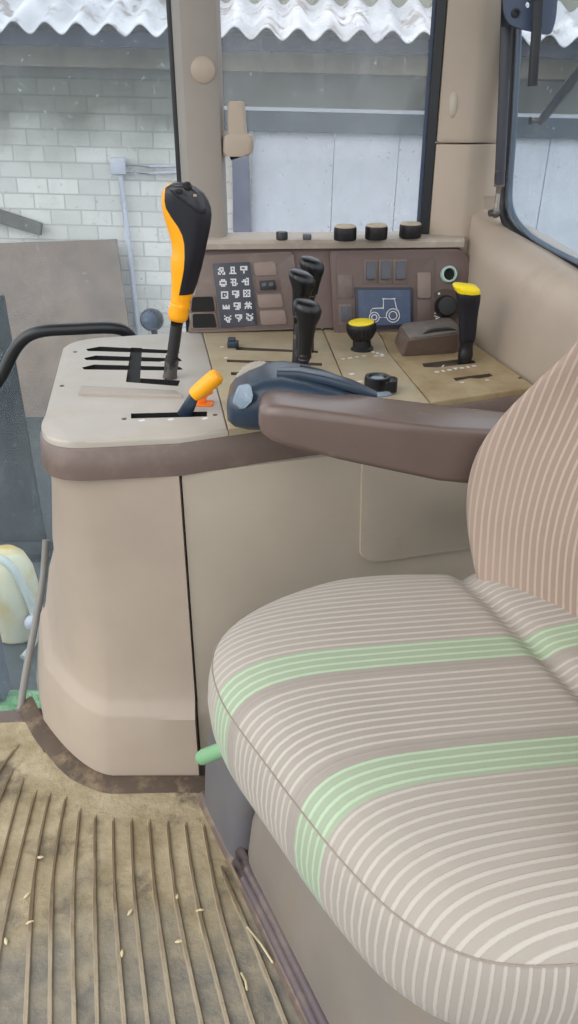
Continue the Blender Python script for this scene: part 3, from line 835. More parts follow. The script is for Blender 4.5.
rbox(bm, P6(203, 404)+Vector((.006, 0, .015)), (.020, .009, .006), Matrix.Rotation(-.5, 3, 'Y'), .002)
tag(obj('slot_clip', bm, 'orange', origin=p0), 'small bright orange clip beside the short orange tipped lever', 'clip')
# --- three black hydraulic levers
def hyd(base_px, Y, knob, shaft, lb):
    b0 = P6(*base_px); t = thing('hydraulic_lever', lb, 'lever', b0, 'black hydraulic levers')
    # knob rows: (cx, y, halfwidth)
    rings = []
    top_c = Yp(knob[0][0], knob[0][1], Y)
    prof = []
    for cx, y, hw in knob:
        c = Yp(cx, y, Y); a = (Yp(cx+hw, y, Y)-c).x
        prof.append((c, a))
    bm = BM()
    tilt = Vector((.0, -.30, 0))
    R0 = []
    for c, a in prof: R0.append([c+Vector((math.cos(2*PI*k/24)*a, math.sin(2*PI*k/24)*a*.85, -math.cos(2*PI*k/24)*a*.22+math.sin(2*PI*k/24)*a*.12)) for k in range(24)])
    loft(bm, R0); obj('knob', bm, 'black_gloss', t, 50)
    bm = BM(); pts = [Yp(x, y, Y) for x, y in shaft]+[Vector((b0.x, b0.y, .596))]
    tube(bm, pts, [.0072, .0072, .0085], 14); obj('shaft', bm, 'shaft', t)
    bm = BM(); e = Yp(shaft[0][0], shaft[0][1], Y)
    dd = (pts[1]-pts[0]).normalized()
    lathe(bm, e, dd, [(.0095, -.002), (.0102, 0), (.0102, .003), (.009, .005), (.0098, .007), (.0085, .010)], 18); obj('collar', bm, 'black', t)
    return t
yA, yB, yC = P6(309, 351).y, P6(297, 362.5).y, P6(304, 375).y
hyd((309, 351), yA, [(311, 257.5, 3), (311, 258.5, 8.5), (311.5, 261, 11.5), (311.8, 265, 12.8), (312, 269.5, 12), (312, 275, 10), (311.5, 283, 8.2), (310.5, 292, 7.2)], ((310.3, 292), (309.8, 320)), 'rearmost black knobbed hydraulic lever, partly hidden behind two others')
hyd((297, 362.5), yB, [(300, 270.8, 3), (300, 271.5, 8.5), (301, 274, 12.2), (302, 278, 13.6), (302.3, 283, 12.6), (302, 290, 10), (300.5, 300, 8.2), (299, 312, 7)], ((298.5, 312), (297.5, 335)), 'middle black knobbed hydraulic lever, left of and behind the nearest')
hyd((304, 375), yC, [(306.5, 300, 3), (306.5, 300.8, 9), (307, 303.5, 13), (307.3, 308, 14.6), (307.2, 314, 13.4), (306.8, 323, 9.6), (306, 336, 8.0), (304.8, 352, 6.8), (304.5, 356, 7)], ((304.3, 355), (304, 364)), 'nearest black knobbed hydraulic lever above the blue-grey armrest pod')
# slider on the first slot
p = P6(233, 348)
bm = BM(); rbox(bm, p+Vector((0, .004, .006)), (.020, .014, .012), None, .002); rbox(bm, p+Vector((-.002, .004, .014)), (.014, .010, .008), None, .002)
tag(obj('slider_knob', bm, 'bluegrey', origin=p), 'small blue-grey slider at the left end of the rear lever slot', 'slider')
# --- yellow capped rotary knob
kb = P6(362, 349.5)
rk = thing('rotary_knob', 'fluted black rotary knob with flat yellow cap on the dusty console', 'knob', kb)
bm = BM(); lathe(bm, kb, (-.07, -.03, 1), [(.020, 0), (.020, .003), (.0165, .006), (.0155, .020)], 24); obj('stem', bm, 'black', rk)
ax = Vector((-.07, -.03, 1)).normalized()
bm = BM(); lathe(bm, kb+ax*.018, ax, [(.015, 0), (.019, .003), (.0245, .012), (.0262, .020), (.0262, .026), (.0235, .030)], 40, .0022, rib_rows=(1, 2, 3, 4)); obj('knob_body', bm, 'black', rk)
bm = BM(); lathe(bm, kb+ax*.047, ax, [(.0222, 0), (.0222, .0022), (.019, .0035), (.002, .0038)], 36); obj('knob_cap', bm, 'lemon', rk)
# --- low ring dial
db = P6(378, 392)
rd = thing('ring_dial', 'low black ring dial with an open silver top, on the console behind the armrest', 'dial', db)
bm = BM(); lathe(bm, db, (0, 0, 1), [(.024, 0), (.0245, .002), (.0225, .006), (.020, .007)], 32); obj('dial_base', bm, 'silver', rd)
bm = BM(); lathe(bm, db+Vector((-.002, 0, 0)), (0, 0, 1), [(.0195, .006), (.0195, .022), (.0185, .025), (.0135, .025), (.012, .0215), (.001, .021)], 36, .001, rib_rows=(1,)); obj('dial_body', bm, 'black_gloss', rd)
bm = BM(); lathe(bm, db+Vector((-.002, 0, .0212)), (0, 0, 1), [(.0115, 0), (.0105, .001), (.001, .0012)], 28); obj('dial_top', bm, 'silver', rd)
bm = BM(); prism(bm, round_poly([db+Vector(v) for v in ((.006, -.017, .004), (.026, -.015, .004), (.030, .008, .004), (.010, .017, .004))], .005), (0, 0, .017), .003, 2); obj('dial_pointer', bm, 'black', rd)
# --- hitch lever
HY = P6(465, 362).y
hl = thing('hitch_lever', 'black grip lever with bright yellow top on the right end of the console', 'lever', P6(465, 362))
bm = BM(); R0 = []
for cx, y, hw, f in ((467.5, 291, 11.5, .9), (468, 294, 12.6, .9), (468.3, 300, 12, .85), (468.3, 308, 10.6, .8), (468, 318, 9.6, .8), (467.7, 330, 8.8, .8), (467.4, 337, 8.2, .8), (466.8, 341, 7.6, .8)):
    c = Yp(cx, y, HY); a = (Yp(cx+hw, y, HY)-c).x
    R0.append([c+Vector((math.cos(t)*a*(1-.12*math.cos(4*t)), math.sin(t)*a*f*(1-.12*math.cos(4*t)), 0)) for t in (2*PI*k/28 for k in range(28))])
loft(bm, R0); obj('grip', bm, 'soft_black', hl, 50)
bm = BM(); R0 = []
for cx, y, hw in ((465.5, 284.2, 8), (465.8, 284.8, 12), (466, 287, 14.2), (466.8, 290, 13.9), (467.5, 293, 12.6)):
    c = Yp(cx, y, HY); a = (Yp(cx+hw, y, HY)-c).x
    R0.append([c+Vector((math.cos(t)*a*(1-.1*math.cos(4*t)), math.sin(t)*a*.85*(1-.1*math.cos(4*t)), -math.cos(t)*a*.12)) for t in (2*PI*k/28 for k in range(28))])
loft(bm, R0); obj('grip_cap', bm, 'lemon', hl, 50)
bm = BM(); e = Yp(466.8, 340, HY); q = Vector((P6(464.5, 363).x, HY, .596)); tube(bm, [e, Yp(466.8, 342, HY), Yp(466.5, 347, HY), Yp(465.5, 355, HY), q], [.0125, .0115, .0105, .0125, .010], 16, 3); obj('boot', bm, 'black', hl)

# ================================================================== ARMREST
ar = thing('armrest', 'brown padded armrest with a blue-grey control pod, reaching over the console from the seat', 'armrest', (.25, .90, .56))
def arm_ring(x, zt, zb, y0, y1, r=.014):
    cy, cz = (y0+y1)/2, (zt+zb)/2; w, h = y1-y0, zt-zb
    return [Vector((x, cy+a, cz+b)) for a, b in rrect(0, 0, w, h, min(r, w*.45, h*.45), 5)]
rings = []
for x, zt, zb, y0, y1, r in ((-.036, .671, .650, .872, .918, .010), (-.032, .679, .643, .860, .928, .012), (-.020, .683, .637, .853, .934, .012), (.0, .682, .631, .850, .936, .011), (.06, .674, .615, .849, .936, .010), (.12, .665, .601, .849, .938, .010),
                              (.18, .656, .586, .852, .942, .010), (.22, .650, .577, .862, .945, .010), (.27, .643, .571, .872, .948, .010), (.30, .640, .570, .876, .95, .010)):
    rings.append(arm_ring(x, zt, zb, y0, y1, r))
bm = BM(); loft(bm, rings); obj('arm_pad', bm, 'arm', ar, 60)
# pod: a domed wedge body
bm = BM()
pod = [(-.079, .650, .638, .945, .985), (-.077, .662, .633, .925, 1.0), (-.068, .673, .628, .912, 1.010), (-.052, .683, .625, .905, 1.015), (-.032, .691, .624, .902, 1.018), (-.008, .693, .624, .90, 1.02), (.02, .688, .625, .90, 1.02), (.045, .681, .627, .90, 1.015), (.07, .673, .632, .905, 1.005), (.088, .664, .64, .915, .99)]
loft(bm, [arm_ring(x, zt, zb, y0, y1, .03) for x, zt, zb, y0, y1 in pod])
pd = obj('control_pod', bm, 'bluegrey', ar, 70)
pd['label'] = 'blue-grey control pod at the front end of the armrest'
bm = BM(); lathe(bm, Vector((-.038, .985, .657)), (0, 1, 0), [(.026, -.002), (.0335, 0), (.035, .003), (.035, .013), (.0335, .016), (.026, .018)], 72, .0016, rib_rows=(2, 3)); obj('thumb_wheel', bm, 'wheel', pd)['label'] = 'ridged pale thumb wheel'
bm = BM(); rings = []
for x, z, w in ((-.015, .692, .010), (.012, .692, .012), (.045, .686, .014), (.08, .675, .013), (.110, .662, .008)):
    rings.append([Vector((x, .945+a, z+b)) for a, b in rrect(0, 0, w*2, .012, .004, 3)])
loft(bm, rings); obj('pod_ridge', bm, 'bluegrey', pd, 60)
bm = BM()
q = [Vector(v) for v in ((-.070, .917, .664), (-.060, .911, .656), (-.046, .906, .672), (-.050, .912, .690), (-.062, .917, .686))]
prism(bm, round_poly(q, .004), Vector((.004, -.010, .004)), .0025, 2); obj('paddle', bm, 'silver', pd)['label'] = 'scuffed silver paddle'
bm = BM()
rbox(bm, Vector((.030, .968, .687)), (.034, .018, .006), Matrix.Rotation(.25, 3, 'Y'), .002); obj('pod_insert', bm, 'slot', pd)

# ================================================================== SEAT
seat = thing('operator_seat', 'striped fabric tractor seat with pale green bands standing on the platform', 'seat', (.18, .6, .02))
out = [(-.086, .690), (-.080, .652), (-.062, .607), (-.025, .543), (.01, .484), (.045, .430), (.083, .384), (.128, .354), (.18, .346), (.24, .352), (.32, .366), (.40, .39), (.44, .47), (.445, .60), (.44, .73), (.40, .81), (.31, .838), (.24, .846), (.18, .848), (.115, .846), (.055, .834), (-.008, .803), (-.055, .765), (-.080, .726)]
oc = spline([(x, y, 0) for x, y in out], 6)
n = len(oc)
cen = Vector((.17, .605, 0))
arc = [0.0]
for i in range(1, n): arc.append(arc[-1]+(oc[i]-oc[i-1]).length)
def nrm(i):
    d = (oc[(i+1) % n]-oc[i-1]).normalized(); return Vector((d.y, -d.x, 0))
sgn = 1 if nrm(0).dot(oc[0]-cen) > 0 else -1
def off_ring(o, z): return [oc[i]+nrm(i)*sgn*o+Vector((0, 0, z)) for i in range(n)]
def crease_x(y): return .206+max(0, (.80-y))*.40+max(0, .6-y)*.05
def topz(p):
    z = .012*max(0, min(1, (p.y-.62)/.2))
    dx = p.x-crease_x(p.y)-.010
    z -= .009*math.exp(-(dx/.011)**2)
    if dx > 0: z += .022*(1-math.exp(-dx/.08))
    return z
rings = []
ZB = .348
for o, z in ((-.035, ZB-.004), (-.012, ZB), (-.003, ZB+.008), (.003, ZB+.03), (.005, ZB+.055), (.003, ZB+.078), (0, ZB+.092), (-.002, ZB+.098)):
    rings.append([Vector((p.x, p.y, p.z+.002*noise.noise(p*9))) for p in off_ring(o, z)])
nbox = len(rings)-1
zs_ = ZB+.098
def top_ring(s, z):
    r = []
    for i in range(n):
        p = cen+(oc[i]-cen)*s; p.z = z
        r.append(Vector((p.x, p.y, z+topz(p))))
    return r
tops = [(.985, zs_+.0005), (.975, zs_+.0035), (.95, zs_+.009), (.91, zs_+.0150), (.85, zs_+.0205), (.77, zs_+.0245), (.68, zs_+.0265), (.58, zs_+.0275), (.48, zs_+.0275), (.38, zs_+.027), (.28, zs_+.027), (.18, zs_+.0268), (.08, zs_+.0267)]
rings[-1] = [Vector((p.x, p.y, zs_-.002+topz(p)*.7)) for p in rings[-1]]
for (s, z), (s2, z2) in zip(tops, tops[1:]+[None]*0):
    kk = max(1, int((s-s2)/.018))
    for q_ in range(kk): rings.append(top_ring(s+(s2-s)*q_/kk, z+(z2-z)*q_/kk))
rings.append(top_ring(*tops[-1]))
bm = BM(); vs = loft(bm, rings)
uvl = bm.loops.layers.uv.new('UVMap')
idx = {}
for i, r in enumerate(vs):
    for j, v in enumerate(r): idx[v] = (i, j)
def sband(p):                              # the pile bends towards the front edge
    d = .81*(p.x+.07)+.586*(p.y-.62)
    e = 1-math.exp(-max(d, -.03)/.06)
    return p.y-.1*p.x-.03*e
for f in bm.faces:
    ij = [idx[l.vert] for l in f.loops]
    box = all(a <= nbox for a, _ in ij)
    wrap = len(ij) == 4 and {0, n-1} <= {b for _, b in ij}
    for l in f.loops:
        i, j = idx[l.vert]; p = l.vert.co
        if box:
            a = arc[j] if not (wrap and j == 0) else arc[-1]+(oc[0]-oc[-1]).length
            q = oc[j]
            l[uvl].uv = (a*1.02, sband(q))
        else: l[uvl].uv = (sband(p), sband(p))
cush = obj('cushion', bm, 'fabric', seat, 80); cush['label'] = 'striped seat cushion with two pale green bands'
bm = BM(); q = [oc[i]+nrm(i)*sgn*(-.002)+Vector((0, 0, zs_-.001+topz(oc[i])*.7)) for i in range(n)]
rings = []
for i in range(n+1):
    p = q[i % n]; nn = nrm(i % n)
    rings.append([p+nn*math.cos(a)*.0009+Vector((0, 0, math.sin(a)*.0009)) for a in (2*PI*k/6 for k in range(6))])
loft(bm, rings, False, False); obj('piping', bm, 'seam', cush)
# backrest
bz = [(.435, .192, .233), (.46, .210, .220), (.49, .224, .210), (.53, .239, .201), (.57, .247, .196), (.61, .249, .197), (.65, .240, .205), (.69, .222, .220), (.73, .196, .238), (.77, .168, .257), (.82, .142, .279), (.88, .126, .304), (.94, .116, .326), (.98, .112, .338), (1.0, .08, .350)]
rings = []; us = []
cyb = .61
bzs = spline([Vector(b) for b in bz], 4, False)
for k, (z, w, xf) in enumerate(bzs):
    r = []; NU = 36
    for j in range(NU+1):
        t = -1+2*j/NU
        th = math.sin(t*PI/2)              # denser toward edges
        y = cyb+w*th
        e = abs(th)
        x = xf-.018+.17*(1-e**1.7)
        if e > .86: x += ((e-.86)/.14)**2.2*.075
        r.append(Vector((x, y, z-.02*0)))
    # back
    for j in range(1, 12):
        t = 1-2*j/12
        r.append(Vector((xf+.23-.13*t*t, cyb+w*t*.985, z)))
    rings.append(r)
last = rings[-1]; c = sum(last, Vector())/len(last)
rings.append([c+(p-c)*.6+Vector((.01, 0, .012)) for p in last])
bm = BM(); vs = loft(bm, rings)
uvl = bm.loops.layers.uv.new('UVMap')
nb = len(rings[0])
nb = len(rings[0]); mid_i = 18
accs = []
for r in rings:
    acc = [0]
    for j in range(1, nb): acc.append(acc[-1]+(r[j]-r[j-1]).length)
    accs.append([a-acc[mid_i]+.60 for a in acc])
accs[-1] = accs[-2]
idx = {}
for i, r in enumerate(vs):
    for j, v in enumerate(r): idx[v] = (i, j)
for f in bm.faces:
    js = [idx[l.vert][1] for l in f.loops]
    wr = 0 in js and (nb-1) in js and len(js) == 4
    for l in f.loops:
        i, j = idx[l.vert]
        u = accs[i][j]
        if wr and j == 0: u = accs[i][nb-1]+.03
        l[uvl].uv = (u, u+.045 if j <= 36 else 0)
obj('backrest', bm, 'fabric_back', seat, 80)['label'] = 'striped backrest with curved side bolster'
# pan under the cushion
bm = BM(); loft(bm, [off_ring(-.06, ZB-.03), off_ring(-.035, ZB-.012), off_ring(-.03, ZB-.001)]); obj('seat_pan', bm, 'black', seat)
# suspension cover (smooth bulging skirt), set square to the console
fd = Vector((.184, -.384, 0)).normalized(); fn = Vector((-.9, -.43, 0)).normalized()
O1 = Vector((-.128, .885, 0))
def cov_ring(o, z, a0=.12, a1=.80, back=.42, r=.05):
    p0 = O1+fd*a0+fn*o; p1 = O1+fd*a1+fn*o
    return [Vector((p.x, p.y, z)) for p in round_poly([p0, p1, p1-fn*back, p0-fn*back], r, 6)]
bm = BM(); loft(bm, [cov_ring(-.008, .012), cov_ring(-.004, .05), cov_ring(-.012, .11), cov_ring(-.035, .18), cov_ring(-.07, .25), cov_ring(-.10, .325, r=.06)])
obj('suspension_cover', bm, 'grease', seat, 60)['label'] = 'smooth grey suspension cover under the cushion'
bm = BM(); loft(bm, [cov_ring(.006, .012, -.02, .13, .30, .03), cov_ring(.0, .10, -.02, .13, .30, .03), cov_ring(-.02, .20, -.02, .13, .28, .03), cov_ring(-.045, .30, .0, .13, .26, .03), cov_ring(-.06, .315, .01, .12, .25, .03)])
obj('suspension_bracket', bm, 'seatbase', seat, 60)['label'] = 'dark grey suspension bracket beside the green handle'
for o, z, r in ((.004, .018, .009), (-.001, .036, .008)):
    bm = BM(); pts = [O1+fd*t+fn*(o-.004*math.sin(t*6))+Vector((0, 0, z)) for t in (.125, .25, .4, .55, .7, .80)]
    tube(bm, pts, r, 10, 3); obj('cover_fold', bm, 'fold', seat)['label'] = 'dark purple-brown fold at the foot of the cover'
# green adjuster handle
a0 = atY(201, 758, .77); a1 = atY(240, 742, .72)
bm = BM(); dirn = (a1-a0).normalized(); L = (a1-a0).length
lathe(bm, a0, dirn, [(.002, -.003), (.007, -.002), (.0095, .002), (.0105, .010), (.0098, L*.5), (.0115, L), (.012, L+.05)], 18)
obj('adjuster_handle', bm, 'greenlever', seat)['label'] = 'green seat adjuster handle'
# platform the seat stands on
bm = BM()
prof = [(.010, 0), (.007, .010), (0, .014), (-.03, .015), (-.3, .015)]
rings = []
for t in (-.02, .15, .3, .45, .6, .80):
    p = O1+fd*t; w = .002*math.sin(t*30)
    rings.append([p+fn*(o+w)+Vector((0, 0, z)) for o, z in ((.013, .0028), (.010, .012), (.004, .017), (-.006, .017), (-.010, .012), (-.40, .0115), (-.40, .0025))])
loft(bm, rings); structure('trim_1', bm, 'platform', 'muddy raised edge of the seat platform', 30)

# ================================================================== PILLARS, WINDOWS, REAR TRIM
WY = 1.585
def window(name, poly, y, mat, label):
    pass
# right-hand front pane
bm = BM(); rbox(bm, (-.72, WY, .40), (1.06, .005, 2.0), None, .0005, 1)
w1 = structure('window_1', bm, 'glass_blue', 'dusty blue side pane left of the pillar', 0)
bm = BM(); tube(bm, [(-.200, WY-.006, -.56), (-.200, WY-.006, .9), (-.200, WY-.006, 1.38)], .0075, 10)
obj('window_gasket', bm, 'rubber', w1)
bm = BM(); rbox(bm, (-.72, WY-.004, -.59), (1.06, .03, .06), None, .004); obj('lower_rail', bm, 'rubber', w1)
# pillar between the side panes
bm = BM()
pp = [(-.197, 1.580), (-.197, 1.562), (-.188, 1.545), (-.180, 1.532), (-.165, 1.527), (-.130, 1.527), (-.120, 1.532), (-.117, 1.545), (-.117, 1.590), (-.197, 1.590)]
loft(bm, [[Vector((x, y, z)) for x, y in pp] for z in (.45, .9, 1.40)])
tr = structure('trim_2', bm, 'pillar_grey', 'grey-beige pillar between the two side panes', 35)
p = atY(203, 70, 1.527)
bm = BM(); lathe(bm, p, (0, -1, 0), [(.021, -.001), (.0205, .002), (.017, .0045), (.002, .0055)], 28); obj('pillar_plug', bm, 'pillar', tr)
# middle side pane
bm = BM(); rbox(bm, (.068, WY, 1.06), (.39, .005, .68), None, .0005, 1)
w2 = structure('window_2', bm, 'glass', 'dusty hinged side pane above the dashboard', 0)
bm = BM()
x0 = .2475
prism(bm, [(.2475, WY-.022, .74), (.2625, WY-.022, .74), (.2625, WY, .74), (.2475, WY, .74)], (0, 0, .66), .004, 2)
g2 = obj('window_gasket', bm, 'rubber', w2)
bm = BM(); tube(bm, [(.2455, WY-.010, .74), (.2455, WY-.010, 1.40)], .0045, 8); obj('gasket_edge', bm, 'bluemetal', w2)
# latch
lp0 = atY(240, 130, 1.545)
la = thing('window_latch', 'beige plastic window latch on the edge of the side pane by the pillar', 'latch', lp0)
bm = BM(); R0 = []
for cx, y, hw in ((236, 101, 5), (236, 102, 8), (236.2, 105, 8.6), (236.5, 115, 9.2), (237, 128, 9.6), (237.5, 135, 9.8)):
    c = atY(cx, y, 1.545); a = (atY(cx+hw, y, 1.545)-c).x
    R0.append([c+Vector((x, yy, 0)) for x, yy in rrect(0, 0, 2*a, .022, .006, 4)])
loft(bm, R0); obj('latch_handle', bm, 'pillar', la, 50)
bm = BM(); R0 = []
for cx, y, hw in ((238, 134, 12), (238.5, 136, 14.5), (238.5, 142, 15.3), (238, 152, 14.8), (237, 154.5, 13), (236, 156, 10)):
    c = atY(cx, y, 1.545); a = (atY(cx+hw, y, 1.545)-c).x
    R0.append([c+Vector((x, yy, 0)) for x, yy in rrect(0, 0, 2*a, .030, .008, 4)])
loft(bm, R0); obj('latch_body', bm, 'pillar', la, 50)
bm = BM(); tube(bm, [atY(225, 148, 1.555), atY(232, 157, 1.555), atY(242, 155, 1.555)], [.005, .006, .003], 10); obj('latch_pivot', bm, 'rubber', la)
bm = BM(); rbox(bm, atY(225, 143, 1.55)+Vector((-.002, .005, 0)), (.014, .02, .03), None, .004); obj('latch_foot', bm, 'pillar', la)
# corner pillar, two pieces
pc = [(.262, 1.612), (.262, 1.577), (.265, 1.564), (.275, 1.558), (.318, 1.548), (.329, 1.548), (.358, 1.560), (.386, 1.580), (.402, 1.612)]
zsplit = atY(455, 145, 1.51).z
def pil(z, s=0):
    cc = Vector((.325, 1.585, 0)); return [Vector((cc.x+(x-cc.x)*(1-s), cc.y+(y-cc.y)*(1-s), z)) for x, y in pc]
bm = BM(); loft(bm, [pil(zsplit+.0015, .05), pil(zsplit+.004, .012), pil(zsplit+.01, .01), pil(1.40, .01)])
t3 = structure('trim_3', bm, 'pillar', 'beige upper half of the corner pillar', 35)
p = atY(453, 105, 1.5625)
bm = BM(); R0 = []
nn = Vector((-.16, -1, 0)).normalized(); uu = Vector((1, -.16, 0)).normalized()
for s, h in ((1.1, -.002), (1.1, .004), (.95, .008), (.5, .0105), (.1, .011)):
    R0.append([p+nn*h+uu*math.cos(t)*.0085*s+Vector((0, 0, math.sin(t)*.0215*s)) for t in (2*PI*k/24 for k in range(24))])
loft(bm, R0); obj('pillar_plug', bm, 'beige_panel', t3)
bm = BM(); loft(bm, [pil(.60), pil(.80), pil(zsplit-.006), pil(zsplit-.002, .012), pil(zsplit-.001, .05)])
structure('trim_4', bm, 'pillar', 'beige lower half of the corner pillar', 35)
# rear side trim below the rear window
cols = [((.336, 1.565), (.338, 1.556, .83)), ((.334, 1.515), (.350, 1.553, .800)), ((.3275, 1.455), (.388, 1.46, .785)), ((.3565, 1.30), (.413, 1.32, .772)), ((.3860, 1.166), (.437, 1.19, .759)), ((.43, .98), (.473, 1.0, .748)), ((.50, .75), (.535, .75, .74)), ((.58, .45), (.61, .45, .74))]
rings = []
for (bx_, by_), (wx, wy, wz) in cols:
    B = Vector((bx_, by_, 0)); Wp = Vector((wx, wy, wz))
    r = [Vector((bx_+.06, by_+.02, .40)), Vector((bx_+.015, by_, .40)), Vector((bx_+.001, by_, .60))]
    def mixp(t, z): return Vector((bx_+(wx-bx_)*t, by_+(wy-by_)*t, z))
    r += [mixp(.10, .60+.4*(wz-.6)), mixp(.20, .60+.68*(wz-.6)), mixp(.32, .60+.82*(wz-.6)), mixp(.55, .60+.92*(wz-.6)), mixp(.85, .60+.985*(wz-.6)), Wp, Wp+Vector((.05, .01, .0)), Vector((wx+.06, wy+.02, .40))]
    rings.append(r)
RR = []
for i in range(len(rings)-1):
    for k in range(4):
        t = k/4
        RR.append([cr(rings[max(i-1, 0)][j], rings[i][j], rings[i+1][j], rings[min(i+2, len(rings)-1)][j], t) for j in range(len(rings[0]))])
RR.append(rings[-1])
bm = BM(); loft(bm, RR); structure('wall_rear', bm, 'beige', 'beige moulded wall panel under the rear window', 60)
# rear window: pane in a slanted vertical plane
RO = Vector((.386, 1.53, .8)); RD = Vector((.20, -.98, 0)).normalized(); RN = Vector((-.98, -.20, 0)).normalized()
def Rw(px, py, o=0): return atP(px, py, RO+RN*o, RN)
def gasket(pxs, o, r, extra):
    pts = [Rw(x, y, o) for x, y in pxs]+extra
    return pts
gp = [Rw(x, y, .0) for x, y in ((516, -40), (512.5, 60), (508, 140), (504.5, 185), (503.5, 205), (508, 222), (521, 237), (545, 252), (578, 271))]
e = gp[-1]; dd = RD
gp2 = gp+[e+dd*.25+Vector((0, 0, -.02)), e+dd*.50+Vector((0, 0, -.03))]
bm = BM()
lo = [p.copy() for p in gp2]
topz_ = gp2[0].z
poly = lo+[Vector((lo[-1].x, lo[-1].y, topz_))]
prism(bm, [p+RN*.002 for p in spline(lo, 4, False)+[poly[-1]]], RN*-.005)
w3 = structure('window_3', bm, 'glass_blue', 'dusty blue rear pane on the right', 0)
bm = BM(); tube(bm, gp2, .0105, 12, 5); obj('window_gasket', bm, 'rubber', w3)
gi = [Rw(x, y, .004) for x, y in ((521.5, -40), (518, 60), (513.5, 140), (510.5, 183), (510.5, 203), (516, 219), (530, 235), (553, 249.5), (584, 265))]
bm = BM(); tube(bm, gi+[gi[-1]+dd*.3+Vector((0, 0, -.02))], .0045, 10, 5); obj('gasket_edge', bm, 'gasket', w3)
go = [p+RN*.012 for p in gp2]
# gas strut
gs = thing('gas_strut', 'dark gas strut beside the corner pillar and rear window', 'strut', atY(493, 214, 1.475))
bm = BM(); tube(bm, [atY(508, -30, 1.46), atY(504, 80, 1.465), atY(499.5, 184, 1.47)], .0088, 16); obj('strut_tube', bm, 'gunmetal', gs)
bm = BM(); tube(bm, [atY(500.3, 170, 1.469), atY(499.4, 186, 1.47)], [.0094, .0094], 16); obj('strut_sleeve', bm, 'brown', gs)
bm = BM(); tube(bm, [atY(499.4, 184, 1.47), atY(497, 203, 1.472), atY(496, 212, 1.473)], [.0045, .0045, .0058], 12); obj('strut_rod', bm, 'steel', gs)
bm = BM(); lathe(bm, atY(495, 213, 1.473)+Vector((0, .004, -.008)), (.2, -.2, 1), [(.003, 0), (.0075, .003), (.009, .008), (.0075, .013), (.003, .016)], 16); lathe(bm, atY(491.5, 213, 1.476), (1, .3, .1), [(.006, -.004), (.006, .008)], 12); obj('ball_joint', bm, 'worn', gs)
# hinge bracket
HB = 1.43
br = thing('hinge_bracket', 'dark blue metal hinge bracket at the top of the rear window', 'bracket', atY(530, 20, HB))
q = [atY(x, y, HB) for x, y in ((503, -30), (505, 12), (509, 24), (518, 28), (531, 31), (551, 35.5), (556, 20), (560, -30))]
bm = BM(); prism(bm, round_poly(q, .008, 4), (0, .012, 0), .002, 2); bk = obj('bracket_plate', bm, 'bluemetal', br)
c = BM(); lathe(c, atY(528.5, 4.5, HB)+Vector((0, -.02, 0)), (0, 1, 0), [(.0045, 0), (.0045, .06)], 16); boolean_cut(bk, c, 'bluemetal')
bm = BM(); lathe(bm, atY(515.5, 13, HB)+Vector((0, .001, 0)), (0, -1, 0), [(.0065, 0), (.0065, .004), (.004, .0045), (.004, .001), (.0005, .001)], 20); obj('bolt', bm, 'rubber', br)
bm = BM(); tube(bm, [atY(539, -30, HB-.02), atY(536.5, 30, HB-.02), atY(532.5, 86, HB-.02)], .0078, 16)
tag(obj('hanging_rod', bm, 'rubber'), 'short black rod hanging down in front of the rear window bracket', 'rod')
# wiper arm outside the rear pane
bm = BM(); a0, a1 = Rw(600, 44, -.03), Rw(541, 121, -.03)
tube(bm, [a0, a0.lerp(a1, .5), a1], [.009, .0085, .007], 10); tube(bm, [a1, a1+RN*.02], .007, 8)
tag(obj('wiper_arm', bm, 'rubber'), 'thin slanted wiper arm outside the rear pane', 'wiper')
# handrail
pts = [Vector((-.66, 1.44, -.06)), Vector((-.665, 1.45, .20)), atY(-25, 425, 1.47), atY(2, 375, 1.47), atY(18, 345, 1.47), atY(38, 332, 1.47), atY(75, 329, 1.48), atY(112, 328, 1.49), atY(128, 334, 1.50), atY(136, 352, 1.51), atY(138, 380, 1.52)]
bm = BM(); tube(bm, pts, .0115, 16, 6)
tag(obj('handrail', bm, 'handrail'), 'bent black tubular handrail behind the left end of the console', 'handrail')

bm = BM(); rbox(bm, (-.05, 1.22, 1.66), (1.9, .96, .06), None, .02); structure('partial_ceiling', bm, 'pillar', 'beige section of unseen cab roof, added to dim the cab')  # out-of-view roof section, added and cut back to steer daylight in the cab
# ================================================================== OUTSIDE
bm = BM(); prism(bm, [(-40, -30, -1.4), (40, -30, -1.4), (40, 60, -1.4), (-40, 60, -1.4)], (0, 0, .1))
structure('ground', bm, 'ground', 'grey yard ground outside the cab')
ROLL = .022
shed = thing('shed', 'white brick shed with a corrugated slate roof across the yard', 'building', (0, 6.5, -1.3))
shed.rotation_euler = (0, ROLL, 0)
SY = 6.5
def zS(py, y=SY): return atY(289, py, y).z
def xS(px, py, y=SY): return atY(px, py, y).x
bm = BM(); xe = xS(244, 180); rbox(bm, ((-4.6+xe)/2, SY+.12, .15), (xe+4.6, .24, 2.9+.2), None, .002, 1); rbox(bm, ((xe+6.2)/2, SY+.12, 1.25), (6.2-xe, .24, .9), None, .002, 1); rbox(bm, (6.2, SY+.12, .15), (2.0, .24, 3.1), None, .002, 1)
obj('wall', bm, 'brick', shed, 20)
